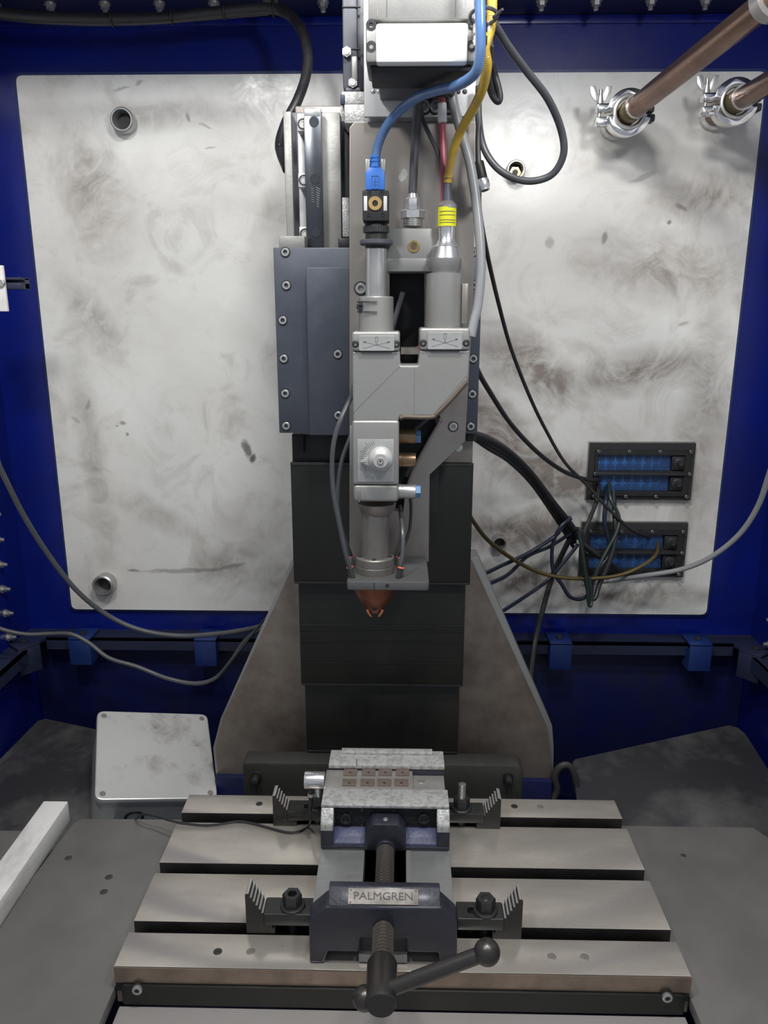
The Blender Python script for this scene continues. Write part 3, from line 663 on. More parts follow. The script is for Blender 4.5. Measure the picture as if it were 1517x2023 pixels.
# left tube
turned([(21, 484), (21, 590)], 'camera_tube', 'steel', hd, (743, 540))
cl = turned([(33, 586), (34.5, 588), (34.5, 655)], 'clamp_collar', 'head_alu', hd, (743, 620))
X = at(743, 620, YA).x; zc1, zc2 = at(743, 596, YA-.022).z, at(743, 616, YA-.022).z
for z_ in (zc1, zc2):
    MB().torus((X, YA, z_), (0, 0, 1), .0229, .0007, 28, 5, 185, 275).build('slit', 'ink', cl)
capscrew(cl, (X-.0185, YA-.0135, (zc1+zc2)/2), .0038, m='clamp_steel', h=.4)
# collimator column on the right
CX_ = (878, 600)
turned([(30, 540), (37, 542), (37.5, 640), (35, 650)], 'collimator_tube', 'head_alu', hd, CX_)
MB().pbox(912, 560, 924, 640, .96, 1.0, .001).build('tube_rib', 'mount_steel', hd)
cm = turned([(24, 488), (28, 506), (30, 512)], 'taper_ring', 'steel', hd, (880, 500))
turned([(31, 511), (31, 530), (27, 536), (27, 541)], 'knurled_ring', 'head_alu', hd, (880, 520), 90, .0004)
turned([(16, 447), (15.5, 455), (15, 470), (18, 480), (24, 489)], 'fibre_neck', 'polished', hd, (882, 460))
turned([(18, 410), (18, 448)], 'label_band', 'yellow_label', hd, (883, 430), label='yellow warning label band')
turned([(10, 397), (15, 402), (18, 406), (18, 412)], 'fibre_cap', 'head_alu', hd, (884, 405))
for k, (py, w_) in enumerate(((417, 10), (424, 12), (434, 12), (439, 9))):
    z_ = at(883, py, YA-.0117).z; XX = at(883, py, YA).x
    MB().torus((XX, YA, z_), (0, 0, 1), px2m(18, YA, 430)+.0001, .0004, 20, 4, 215, 325).build('label_line', 'soft_ink', hd)
MB().tube([at(884, 400, YA), at(883, 375, YA), at(884, 352, YA)], [.0062, .0048, .004], 14).build('strain_relief', 'motor_grey', hd)
# caps with label plates
YF = .945
def cap(a, b_, c, d, lx):
    o = MB().pbox(a, b_, c, d, YF-.003, 1.01, .003, 3).build('end_cap', 'head_alu', hd)
    x0, x1, z0, z1 = rc(lx[0], lx[1], lx[2], lx[3], YF-.0035)
    MB().curve([rnd([(x0, z0), (x1, z0), (x1, z1), (x0, z1)], .002)], YF-.0045, YF-.0028, 'xz', .0003).build('label_plate', 'silver_label', o)
    cx = (x0+x1)/2; cz = (z0+z1)/2; w_ = (x1-x0); h_ = z1-z0; ln = MB()
    ly = YF-.0047
    def seg2(ax_, az, bx, bz, th=.00035):
        d_ = Vector((bx-ax_, 0, bz-az)); n_ = Vector((-d_.z, 0, d_.x)).normalized()*th
        ln.prism([(ax_+n_.x, az+n_.z), (bx+n_.x, bz+n_.z), (bx-n_.x, bz-n_.z), (ax_-n_.x, az-n_.z)], ly, ly+.0003)
    for s1 in (-1, 1):
        for s2 in (-1, 1):
            ex, ez = cx+s1*w_*.38, cz-h_*.12+s2*h_*.22; seg2(cx, cz-h_*.12, ex, ez, .0002)
            ln.prism([(ex, ez), (ex-s1*.0035, ez+.001), (ex-s1*.0028, ez-.0015*s2-.0006)], ly, ly+.0003)
    for s1 in (-1, 1): seg2(cx+s1*.0018, cz+h_*.36, cx+s1*.0003, cz-h_*.1, .00028)
    seg2(cx-.0018, cz+h_*.36, cx, cz+h_*.43, .0003); seg2(cx+.0018, cz+h_*.36, cx, cz+h_*.43, .0003)
    ln.build('arrow_print', 'soft_ink', o)
    for px in (a+7, c-7):
        p = at(px, d-14, YF-.0032); capscrew(o, (p.x, YF-.003, p.z), .0034, m='clamp_steel', h=.25)
cap(695, 655, 790, 694, (709, 663, 779, 693)); cap(829, 648, 928, 692, (845, 656, 913, 690))
MB().pbox(792, 688, 830, 700, .98, 1.03).build('rear_web', 'mount_steel', hd)
body = rnd(pp([(696, 694), (790, 694), (791, 722), (826, 722), (829, 692), (928, 692), (925, 745), (922, 757), (858, 822), (790, 822), (788, 832), (697, 832)], YF), .0022, 3)
MB().curve([body], YF, 1.035, 'xz', .002).build('head_body', 'head_alu', hd)
# seam lines
b = MB()
def seam(x1_, y1_, x2_, y2_, th=.0003, Y=YF):
    a = at(x1_, y1_, Y); c = at(x2_, y2_, Y); d_ = (c-a); n_ = Vector((-d_.z, 0, d_.x)).normalized()*th
    b.prism([(a.x+n_.x, a.z+n_.z), (c.x+n_.x, c.z+n_.z), (c.x-n_.x, c.z-n_.z), (a.x-n_.x, a.z-n_.z)], Y-.0003, Y+.0005)
seam(698, 815, 789, 724); seam(819, 728, 818, 820); seam(862, 812, 921, 742); b.build('seam', 'mount_steel', hd)
b = MB().tube([at(x, y, YF+.001) for x, y in ((790, 826), (800, 823), (830, 824), (855, 823), (864, 816), (890, 790), (921, 755))], .0032, 8); b.build('lower_fillet', 'fillet_brown', hd, 'brownish tinted lower edge')
low = MB().pbox(696, 831, 788, 958, YF-.003, 1.03, .003, 3).build('dial_housing', 'head_alu', hd)
MB().pbox(698, 958, 787, 992, YF-.002, 1.03, .004, 3).build('lower_cap', 'head_alu', hd)
x0, x1, z0, z1 = rc(706, 868, 778, 952, YF-.004)
dp = MB().box(x0, x1, YF-.0042, YF-.0028, z0, z1, .0004).build('scale_plate', 'silver_label', low)
dc = at(752, 910, YF-.004); b = MB()
for k in range(25):
    a = math.radians(105+k*6.2); r1 = .0215; r2 = .0262 if k % 4 else .0285
    if k % 4 == 0: r1 = .020
    p1 = (dc.x+r1*math.cos(a), dc.z+r1*math.sin(a)); p2 = (dc.x+r2*math.cos(a), dc.z+r2*math.sin(a)); n_ = Vector((-math.sin(a), math.cos(a)))*.0002
    if min(p2[0], p1[0]) > x0+.0008 and p2[1] < z1-.001 and p2[1] > z0+.001: b.prism([(p1[0]+n_.x, p1[1]+n_.y), (p2[0]+n_.x, p2[1]+n_.y), (p2[0]-n_.x, p2[1]-n_.y), (p1[0]-n_.x, p1[1]-n_.y)], YF-.0045, YF-.0041)
b.build('scale_marks', 'soft_ink', dp)
dc2 = at(752, 908, YF-.012)
kb = MB().lathe([(0, .018), (.0035, .018), (.004, .0165), (.0085, .0165), (.0105, .014), (.0135, .012), (.0152, .0095), (.0152, .0), (0, 0)], (dc2.x, YF-.0045, dc2.z), (0, -1, 0), 40).build('dial_knob', 'knob_alu', low)
pt = at(712, 913, YF-.010); MB().prism([(pt.x, pt.z), (dc2.x-.004, dc2.z+.0125), (dc2.x+.002, dc2.z+.006), (dc2.x+.002, dc2.z-.006), (dc2.x-.004, dc2.z-.0125)], YF-.012, YF-.0048, 'xz', .0008).build('pointer', 'knob_alu', kb)
MB().prism([(pt.x+.0005, pt.z+.0002), (pt.x+.007, pt.z+.0004), (pt.x+.007, pt.z-.0002)], YF-.0124, YF-.0118).build('pointer_line', 'ink', kb)
MB().torus((dc2.x, YF-.0227, dc2.z), (0, -1, 0), .0033, .0005, 20, 5).build('knob_ring', 'mount_steel', kb)
MB().cyl((dc2.x, YF-.0215, dc2.z), (dc2.x, YF-.0228, dc2.z), .0012, seg=10).build('knob_screw', 'ink', kb)
MB().pbox(691, 842, 698, 922, .955, 1.0, .001).build('side_cover', 'head_alu', hd)
MB().pbox(707, 968, 711, 992, YF-.0035, YF, .0004).build('latch', 'mount_steel', hd)
# lower tube, flange
turned([(38, 992), (36, 1003), (30, 1012)], 'dark_collar', 'mount_steel', hd, (745, 1000), label='heat browned collar')
turned([(28, 1010), (28.5, 1104)], 'nozzle_tube', 'tube_tint', hd, (741, 1050))
turned([(3.4, 1010), (3.4, 1100)], 'guide_rod', 'cast_grey', hd, (716, 1050), 16)
fl = turned([(36, 1097), (38, 1099), (38, 1113), (37.2, 1114), (38, 1115), (38, 1142)], 'flange', 'tube_tint', hd, (741, 1120))
fx = at(741, 1120, YA).x; fz = at(741, 1099, YA).z
for a in (-92, -20, 200): MB().cyl((fx+.0215*math.cos(math.radians(a)), YA+.0215*math.sin(math.radians(a)), fz-.001), (fx+.0215*math.cos(math.radians(a)), YA+.0215*math.sin(math.radians(a)), fz+.003), .0026, seg=14, bevel=.0004).build('screw', 'clamp_steel', fl)
# shelf plate
zs = .3885
xa, xb = atz(685, 1146, zs).x, atz(849, 1146, zs).x
sh = MB().curve([rnd([(xa, .934), (xb-.001, .934), (xb-.001, YM-.0008), (xa+.004, YM-.0008)], .005)], zs-.0115, zs, 'xy', .0012).build('shelf_plate', 'shelf_grey', hd)
p = at(765, 1157, .934); MB().cyl((p.x, .9345, p.z), (p.x, .9335, p.z), .0024, seg=18).build('hole', 'black', sh)
p = at(739, 1157, .934); MB().box(p.x-.0004, p.x+.0004, .9336, .935, zs-.012, zs-.001).build('index_mark', 'ink', sh)
# copper nozzle
nz = MB(); xz = at(741, 1180, YA).x
pr = [(0, zs-.0118), (px2m(48, YA, 1180), zs-.0118), (px2m(48, YA, 1180), zs-.0165), (px2m(32, YA, 1180), at(741, 1185, YA).z), (px2m(26, YA, 1180), at(741, 1189, YA).z), (px2m(15, YA, 1180), at(741, 1206, YA).z), (0, at(741, 1206, YA).z)]
nz.lathe(pr, (xz, YA, 0), (0, 0, 1), 32).build('nozzle', 'copper', hd, 'copper nozzle')
zt_ = at(741, 1201, YA).z
for s1 in (-1, 1): MB().tube([(xz+s1*.0105, YA-.008, zt_+.001), (xz+s1*.008, YA-.009, zt_-.004), (xz+s1*.0045, YA-.008, zt_-.009)], [.0022, .002, .001], 8).build('nozzle_prong', 'copper_shiny', hd, 'shiny copper prong')
MB().cyl((xz, YA-.0125, at(741, 1193, YA).z), (xz, YA-.016, at(741, 1193, YA).z), .0035, seg=16).build('nozzle_bore', 'black', hd)
# small air fittings at shelf corners
for px, py, dx in ((696, 1126, -1), (787, 1131, 1)):
    p = atz(px, py+12, zs); q1 = Vector((p.x, .950, zs)); q2 = q1+Vector((-dx*-.003, .002, .013))
    f_ = MB().cyl(q1, q2, .0045, seg=6).build('air_fitting', 'clamp_steel', sh)
    MB().torus(q2, q2-q1, .0034, .0012, 20, 6).build('release_ring', 'orange', f_)
for px, py, dx in ((694, 1103, -1), (787, 1103, 1)):
    q1 = Vector((at(px, py, 1.0).x, 1.0, zs)); q2 = q1+Vector((0, 0, .012)); f_ = MB().cyl(q1, q2, .0042, seg=6).build('air_fitting', 'mount_steel', sh)
    MB().torus(q2, (0, 0, 1), .003, .0011, 16, 6).build('release_ring', 'red_cable', f_)
# push-in fittings on the right flank
for py, m1, bl in ((862, 'bronze', 1), (908, 'bronze', 0), (971, 'steel', 1)):
    a = at(789, py, .975); q1 = Vector((a.x-.003, .975, a.z)); f_ = MB().cyl(q1, q1+Vector((.024, 0, 0)), .0092, seg=28, bevel=.0012).cyl(q1+Vector((.003, 0, 0)), q1+Vector((.0045, 0, 0)), .0098, seg=28).build('push_fitting', m1, hd)
    if bl: MB().cyl(q1+Vector((.0235, 0, 0)), q1+Vector((.030, 0, 0)), .0085, seg=6).build('blue_release', 'blue_hex', f_, 'blue hexagonal collar')

# black machine-vision camera on the left tube
cg = thing('inspection_camera', (at(743, 484, YA).x, YA, at(743, 484, YA).z), 'small black cube camera with gold port on top of the left tube', 'camera')
turned([(21, 492), (22, 482)], 'adapter', 'black', cg, (743, 487))
turned([(31, 474), (33, 476), (33, 482), (30, 485)], 'focus_disc', 'motor_grey', cg, (743.5, 480))
turned([(21, 460), (22, 475)], 'lens_barrel', 'black', cg, (743, 468))
turned([(25, 448), (25, 460)], 'knurled_ring', 'rubber', cg, (743, 454), 70, .0005)
turned([(19, 436), (24, 448)], 'lens_throat', 'black', cg, (743, 442))
x0, x1, z0, z1 = rc(716, 376, 768, 436, .957)
cb = MB().box(x0, x1, .957, .993, z0, z1, .0012).build('camera_body', 'black_rough', cg)
p = at(741, 402, .957)
MB().lathe([(.0078, -.001), (.0078, .0015), (.0074, .002), (.0034, .002), (.003, -.001)], (p.x, .957, p.z), (0, -1, 0), 28).build('gold_port', 'gold_anodised', cb)
MB().cyl((p.x, .958, p.z), (p.x, .9562, p.z), .0032, seg=16).build('port_hole', 'black', cb)
for px, py in ((730, 381), (754, 381), (728, 424), (756, 424)):
    p2 = at(px, py, .957); capscrew(cb, (p2.x, .957, p2.z), .0022, m='clamp_steel', h=.4)
for px in (722, 761):
    p2 = at(px, 402, .957); MB().box(p2.x-.0020, p2.x+.0020, .9563, .9575, p2.z-.008, p2.z+.008, .0004).build('white_strip', 'white_plastic', cb)

# blue USB plug
ug = thing('usb_plug', (at(741, 375, .968).x, .968, at(741, 375, .968).z), 'blue plastic connector plugged into the top of the black cube camera', 'plug')
P = pp([(722, 375), (760, 375), (760, 340), (752, 330), (729, 330), (722, 340)], .962)
MB().prism(P, .962, .975, 'xz', .001).build('shell', 'usb_blue', ug)
a = at(741, 331, .968)
MB().lathe([(0, 0), (.006, 0), (.006, .004), (.0048, .005), (.006, .006), (.006, .008), (.0048, .009), (.006, .010), (.006, .012), (.005, .013), (0, .013)], a, (0, 0, 1), 20).build('strain_relief', 'usb_blue', ug)
for px in (726, 757): MB().pbox(px-4, 314, px+4, 340, .963, .970, .0006).build('thumb_screw', 'silver_label', ug)
b = MB(); p = at(741, 358, .962)
b.curve([rnd([(p.x-.0045, p.z-.008), (p.x+.0045, p.z-.008), (p.x+.0045, p.z+.006), (p.x-.0045, p.z+.006)], .001), rnd([(p.x-.004, p.z-.0075), (p.x+.004, p.z-.0075), (p.x+.004, p.z+.0055), (p.x-.004, p.z+.0055)], .001)], .9613, .9622)
b.torus((p.x, .9617, p.z-.004), (0, -1, 0), .0014, .0003, 14, 4); b.box(p.x-.0003, p.x+.0003, .9614, .962, p.z-.003, p.z+.004); b.box(p.x-.002, p.x+.002, .9614, .962, p.z-.0005, p.z)
b.build('emblem', 'blue_cable', ug)

# ================================================================== TOP DRIVE BOX
tb = thing('drive_box', (.0, .93, .95), 'big motor box with white front cover above the laser head', 'motor box')
YB = .855
x0, x1, z0, z1 = rc(722, 44, 943, 123, YB)
MB().box(x0+.010, x1-.009, YB, .930, z0, z1, .003).build('front_cover', 'bright_cover', tb, 'glossy white front cover')
for s1, xx in ((0, x0), (1, x1-.018)):
    o = MB().box(xx, xx+.018, YB+.003, .928, z0+.001, z1, .003).build('end_plate', 'cast_grey', tb)
    for zz in (z0+.015, z0+.034): capscrew(o, (xx+(.0125 if s1 else .0055), YB+.003, zz), .0042, m='black', h=.1)
MB().box(x0+.004, x1-.004, YB+.012, .930, z0-.005, z0+.002, .002).build('underside', 'black', tb)
P = [(x0+.002, z0-.002), (x1-.004, z0-.002), (x1-.014, z0-.045), (x0+.03, z0-.055)]
MB().box(x0+.01, x1-.012, .93, 1.025, z0+.006, z1, .002).build('rear_housing', 'motor_grey', tb)
x0, x1, z0, z1 = rc(727, -60, 938, 39, YB+.006)
MB().box(x0+.0, x1, YB+.006, 1.02, z0, z1, .002).build('motor_body', 'cast_grey', tb)
for xx in (x0+.018, x1-.019): MB().box(xx, xx+.0006, YB+.0055, YB+.0065, z0+.003, z1).build('body_groove', 'motor_grey', tb)
for xx in (x0+.009, x1-.009): MB().box(xx, xx+.0004, YB+.0055, YB+.0065, z0+.003, z1).build('body_groove', 'silver_label', tb)
p = at(763, 18, YB+.005)
MB().text('CLAMP IN', .007, Matrix.Translation((p.x, YB+.0055, p.z)) @ Matrix(((0, -1, 0, 0), (0, 0, -1, 0), (1, 0, 0, 0), (0, 0, 0, 1))), .0002).build('lettering', 'etched', tb) if False else None

# left motor
mo = thing('axis_motor', (-.07, 1.1, 1.0), 'dark grey vertical servo motor behind and left of the white-fronted box', 'motor')
x0, x1, z0, z1 = rc(676, -80, 706, 176, 1.09)
MB().box(x0, x1, 1.09, 1.15, z0, z1, .003).build('motor_case', 'motor_grey', mo)
x2, x3, z2, z3 = rc(700, -80, 722, 178, 1.10)
MB().box(x2, x3, 1.10, 1.15, z2, z3, .002).build('side_case', 'motor_grey', mo)
MB().pbox(674, 180, 724, 206, 1.085, 1.15, .002).build('motor_flange', 'cast_bright', mo)
MB().pbox(672, 186, 681, 206, 1.083, 1.09, .001).build('corner_block', 'ledge_paint', mo)
MB().pbox(682, 172, 712, 182, 1.086, 1.1, .002).build('collar', 'motor_grey', mo)
for py in (12, 95): MB().pbox(676, py, 712, py+2, 1.0885, 1.092).build('case_joint', 'black', mo)
for px, py in ((685, 103), (697, 164)):
    p = at(px, py, 1.086); MB().cyl((p.x, 1.088, p.z), (p.x, 1.083, p.z), .0062, seg=6).cyl((p.x, 1.084, p.z), (p.x, 1.0815, p.z), .004, seg=16).build('bolt', 'steel', mo)
MB().pbox(694, 110, 706, 160, 1.082, 1.092, .002).build('tie_rod', 'cast_grey', mo)

# ================================================================== CABLE / HOSE BUILDER
def cable(name, pts, r, m, label, cat='cable', group=None, n=10, res=8, corr=0, parent=None):
    P = []
    for q in pts: P.append(at(*q) if len(q) == 3 else Vector(q[:3]))
    o = MB().tube(P, r, n, res, corr).build(name, m, parent)
    if parent is None: tag(o, label, cat, group)
    return o
def ax_(*pts): return pts
# fitting on the manifold with grey rod hose
fg = thing('compression_fitting', (at(815, 448, .995).x, 1.0, at(815, 448, .995).z), 'steel compression fitting screwed into the top of the manifold block', 'fitting')
c = at(815, 448, 1.0)
b = MB(); thread(b, c, c+Vector((0, 0, .009)), .0120, .0022, .08, 28); b.build('thread', 'steel', fg)
b = MB(); hexnut(b, c+Vector((0, 0, .009)), .0148, .010); b.build('large_hex', 'polished', fg)
b = MB(); hexnut(b, c+Vector((0, 0, .0195)), .0092, .013); b.cyl(c+Vector((0, 0, .0325)), c+Vector((0, 0, .0375)), .0068, .0055, 20); b.build('small_hex', 'polished', fg)
cable('steel_hose', [(815, 400, 1.0), (815, 380, 1.0), (819, 300, 1.0), (824, 230, .995), (827, 190, .99), (828, 158, .985)], .0052, 'grey_rubber', 'straight grey hose rising from the compression fitting', 'hose', n=14)
cable('grey_lead', [(831, 215, 1.005), (836, 240, 1.005), (850, 270, 1.0), (862, 295, .995), (873, 325, .99), (876, 360, .985), (878, 400, .984)], .0028, 'grey_rubber', 'thin grey lead curving from the straight hose to the yellow-banded collimator')
cable('red_lead', [(872, 180, .995), (873, 230, .995), (875, 290, .99), (876, 340, .985), (874, 400, .984)], [.0046, .0042, .004, .0032, .0025], 'red_cable', 'dark red lead hanging behind the yellow cable')
pA, pB = at(873, 204, .99), at(874, 242, .99); tag(MB().cyl(pB, pA, .0052, seg=18, bevel=.0006).build('cable_sleeve', 'white_plastic'), 'short white sleeve around the dark red lead', 'sleeve')
b = MB(); pA = at(872, 186, .995); b.lathe([(0, -.004), (.008, -.004), (.008, -.001), (.0065, -.001), (.0065, .002), (.0085, .002), (.0085, .006), (0, .006)], pA, (0, 0, 1), 24)
tag(b.build('cable_gland', 'clamp_steel'), 'dark round gland where the dark red lead enters the box', 'gland')
cable('clear_hose', [(890, 165, 1.01), (897, 210, 1.01), (912, 265, 1.0), (930, 330, .995), (943, 420, .985), (950, 520, .975), (944, 600, .968), (936, 635, .965), (930, 665, .963)], .0058, 'light_hose', 'pale grey translucent hose curving down to the right flank of the laser head', 'hose', n=14)
cable('blue_data_cable', [(947, -60, .83), (948, 0, .83), (949, 60, .83), (948, 110, .835), (938, 145, .845), (905, 168, .87), (865, 178, .90), (825, 192, .93), (790, 218, .95), (762, 252, .963), (746, 290, .968), (741, 322, .968)], .0052, 'blue_cable', 'glossy blue data cable curving down to the cube camera', n=14)
yc = cable('yellow_fibre_cable', [(972, -60, .86), (972, 20, .86), (968, 60, .86), (958, 95, .855), (962, 130, .86), (953, 175, .88), (935, 215, .91), (912, 255, .94), (895, 300, .96), (886, 345, .975), (884, 362, .975)], .0048, 'yellow_cable', 'yellow armoured fibre cable running down to the right tube of the head', n=12, res=20, corr=.07)
cable('grey_loop_cable', [(958, 20, .88), (975, 45, .88), (1003, 90, .90), (1040, 140, .92), (1082, 195, .94), (1108, 255, .96), (1113, 305, .97), (1090, 345, .98), (1045, 358, .985), (1000, 345, .99), (970, 318, 1.0), (952, 280, 1.01), (945, 225, 1.01), (946, 170, 1.01)], .0042, 'grey_rubber', 'grey cable hanging in a big loop right of the white-fronted box', n=12)
cable('small_loop_cable', [(966, 110, .90), (964, 150, .91), (972, 185, .92), (984, 200, .92), (986, 185, .92), (977, 150, .92), (970, 125, .91)], .0040, 'rubber', 'short black cable loop just right of the yellow cable')
cable('black_riser_cable', [(968, -60, .89), (968, 20, .89), (966, 70, .89), (966, 110, .90)], .0060, 'rubber', 'black cable rising beside the yellow cable at the top')
# cable clips at the box corner
for py, lb in ((57, 'upper steel pipe clip holding the blue and yellow cables'), (82, 'lower steel pipe clip holding the blue and yellow cables')):
    g = thing('cable_clip', tuple(at(955, py, .85)), lb, 'clip', 'steel clips on the box corner')
    a = at(949, py, .836); MB().lathe([(.0056, -.004), (.0066, -.004), (.0066, .004), (.0056, .004)], a, (0, 0, 1), 24, True).build('ring', 'chrome', g)
    a = at(961, py, .862); MB().lathe([(.0066, -.004), (.0076, -.004), (.0076, .004), (.0066, .004)], a, (0, 0, 1), 24, True).build('ring', 'chrome', g)
    p0_, p1_ = at(934, py+2, .848), at(950, py, .848); MB().cyl(p0_, p1_, .0022, seg=10).build('screw', 'steel', g)
g = thing('cable_tie', tuple(at(955, 30, .84)), 'grey cable tie with a long tail around the cable bundle', 'cable tie')
MB().torus(at(955, 32, .845), (0, .25, 1), .013, .0018, 28, 6).build('loop', 'grey_rubber', g)
MB().tube([at(975, 36, .84), at(985, 25, .835), at(993, 18, .83)], [.002, .0018, .0012], 6).build('tail', 'grey_rubber', g)

# dangling connector
g = thing('dangling_connector', tuple(at(952, 370, 1.0)), 'dark round connector with silver coupling nut dangling right of the head', 'connector')
a, c_ = at(945, 320, 1.0), at(957, 376, .995); d_ = (c_-a)
MB().cyl(a, a+d_*.62, .0062, .0066, 20, .0008).build('grip', 'cover_dark', g)
b = MB().lathe([(0, 0), (.0066, 0), (.0076, .002), (.0076, .008), (.0066, .010), (.0062, .013), (.005, .013), (.005, .004), (0, .004)], a+d_*.62, d_, 24, knurl=.0002); b.build('coupling_nut', 'polished', g)
MB().tube([at(946, 240, 1.01), at(944, 280, 1.005), a], .0034, 10).build('lead', 'rubber', g)

# left wall conduit and cables
cn = cable('black_conduit', [(-.770, 1.40, 1.178, 0), (-40, 20, 1.40), (0, 27, 1.40), (60, 33, 1.40), (120, 36, 1.40), (210, 38, 1.40), (330, 35, 1.40), (430, 24, 1.40), (530, 17, 1.40), (572, 30, 1.38), (598, 65, 1.36), (608, 110, 1.34), (603, 155, 1.32), (587, 200, 1.30), (564, 245, 1.29), (553, 290, 1.27), (568, 335, 1.24)], [.0095]*6+[.0085]*4+[.0078]*7, 'rubber', 'black conduit along the top left of the back wall curving down behind the rail', 'conduit', n=14, res=10)
cable('conduit_side_lead', [(100, 43, 1.405), (170, 46, 1.405), (260, 46, 1.405), (340, 42, 1.405), (440, 34, 1.405), (530, 27, 1.405)], .0028, 'rubber', 'thin black lead strapped under the black conduit')
for px, py, lb in ((222, 37, 'thin black strap around the wall conduit, leftmost of four'), (340, 33, 'thin black strap around the wall conduit, second from the left'), (443, 22, 'thin black strap around the wall conduit, third from the left'), (540, 18, 'thin black strap around the wall conduit beside the small hanger')):
    g = tag(MB().torus(at(px, py, 1.40), (1, 0, .0), .0112, .0013, 18, 5).build('conduit_strap', 'black'), lb, 'strap', 'straps around the black conduit')
b = MB().pbox(534, -30, 548, 12, 1.395, 1.41, .001); tag(b.build('conduit_hanger', 'black'), 'small black hanger holding the conduit where it bends down', 'hanger')
b = MB().sphere(at(552, 287, 1.262), .004, 12); tag(b.build('tie_head', 'black'), 'black cable tie head on the conduit bend beside the rail', 'cable tie')
cable('hanging_grey_cable', [(-.770, 1.10, .52, 0), (-40, 850, 1.2), (0, 925, 1.22), (45, 1015, 1.25), (95, 1095, 1.28), (150, 1165, 1.3), (210, 1214, 1.32), (275, 1244, 1.33), (350, 1256, 1.34), (430, 1252, 1.34), (500, 1241, 1.33), (560, 1225, 1.29)], .0044, 'grey_rubber', 'grey cable sweeping down across the left blue wall to the column', n=12)
cable('sagging_grey_cable', [(-.770, 1.27, .12, 0), (-30, 1225, 1.3), (0, 1242, 1.31), (50, 1253, 1.32), (100, 1252, 1.33), (140, 1253, 1.33), (175, 1270, 1.33), (215, 1300, 1.32), (270, 1317, 1.32), (330, 1340, 1.32), (385, 1350, 1.32), (425, 1340, 1.32), (455, 1308, 1.32), (485, 1265, 1.32), (530, 1230, 1.30)], .0040, 'grey_rubber', 'lower grey cable sagging below the wall ledge left of the column', n=12)
cable('green_lead', [(430, 1340, 1.29), (470, 1290, 1.29), (505, 1245, 1.29), (530, 1215, 1.28)], .0018, 'green_cable', 'thin dark green lead close to the left gusset edge')

# right side cables
GR = 'cables looping around the cable entry frames'
YC = 1.44
cable('thin_black_cable', [(946, 372, 1.0), (948, 420, 1.05), (962, 500, 1.12), (985, 600, 1.2), (1010, 690, 1.27), (1047, 785, 1.33), (1080, 853, 1.38), (1116, 914, 1.41), (1160, 959, 1.43), (1205, 1008, 1.43), (1248, 1047, 1.44), (1282, 1061, 1.475)], .0031, 'rubber', 'thin black cable from the dangling connector to the lower entry frame', group=GR)
cable('thin_black_cable', [(940, 725, 1.1), (960, 762, 1.15), (1008, 836, 1.25), (1060, 892, 1.33), (1108, 928, 1.4), (1146, 944, 1.43), (1170, 949, 1.45), (1184, 948, 1.478)], .0040, 'rubber', 'black cable from behind the carriage plate edge to the upper entry frame', group=GR)
for k, (dx, dy, dY, r_, lb) in enumerate(((0, 0, 0, .0060, 'thickest black cable of the trunk from the column, uppermost'), (-7, 9, .009, .0046, 'middle black cable of the trunk from the column'), (-10, 18, .015, .0036, 'thinnest lowest black cable of the trunk from the column'))):
    cable('trunk_cable', [(935, 858+dy*.4, 1.13+dY), (965, 868+dy, 1.17+dY), (1005, 893+dy, 1.24+dY), (1048, 935+dy, 1.32+dY), (1090+dx*.3, 990+dy, 1.38+dY), (1128+dx, 1038+dy, 1.42+dY), (1142+dx, 1062+dy, 1.44+dY)], r_, 'rubber', lb, group='black trunk cables from the column', n=12)
cable('hanging_loop_cable', [(1135, 1045, 1.41), (1146, 1048, 1.40), (1150, 1070, 1.40), (1148, 1105, 1.40), (1158, 1150, 1.40), (1166, 1180, 1.40), (1176, 1180, 1.40), (1184, 1155, 1.41), (1205, 1105, 1.42), (1216, 1060, 1.43), (1214, 1020, 1.44), (1212, 970, 1.475)], .0045, 'rubber', 'black cable loop hanging lowest left of the lower entry frame', group=GR)
cable('hanging_loop_cable', [(1143, 1050, 1.39), (1152, 1100, 1.385), (1160, 1160, 1.385), (1163, 1192, 1.385), (1167, 1196, 1.385), (1168, 1180, 1.39), (1164, 1140, 1.39)], .0035, 'green_cable', 'dark green-black cable end drooping at the bottom of the bundle', group=GR)
cable('hanging_loop_cable', [(1182, 958, 1.478), (1180, 985, 1.45), (1165, 1025, 1.44), (1152, 1060, 1.43), (1160, 1085, 1.43), (1190, 1105, 1.43), (1212, 1125, 1.46), (1240, 1132, 1.478)], .0040, 'rubber', 'black cable dropping from the left end of the upper entry frame', group=GR)
cable('hanging_loop_cable', [(1198, 962, 1.478), (1197, 990, 1.44), (1194, 1030, 1.43), (1203, 1070, 1.43), (1203, 1095, 1.43), (1182, 1125, 1.42), (1170, 1150, 1.415), (1168, 1175, 1.41)], .0042, 'navy_cable', 'dark navy cable dropping from the upper entry frame, second from its left end', group=GR)
cable('hanging_loop_cable', [(1203, 955, 1.478), (1206, 985, 1.45), (1222, 1020, 1.44), (1218, 1050, 1.43), (1200, 1085, 1.42), (1182, 1120, 1.41), (1172, 1150, 1.405)], .0036, 'green_cable', 'greenish black cable dropping from the upper entry frame, third from its left end', group=GR)
cable('hanging_loop_cable', [(1150, 1072, 1.42), (1175, 1092, 1.42), (1200, 1110, 1.43), (1222, 1125, 1.45), (1245, 1130, 1.478)], .0038, 'rubber', 'black cable crossing the left half of the lower entry frame downward', group=GR)
cable('branch_cable', [(1126, 1022, 1.42), (1112, 1040, 1.40), (1095, 1060, 1.39), (1045, 1092, 1.38), (985, 1120, 1.34), (940, 1142, 1.27)], .0036, 'navy_cable', 'topmost navy cable running left from the bundle to the column', group='navy branch cables behind the column')
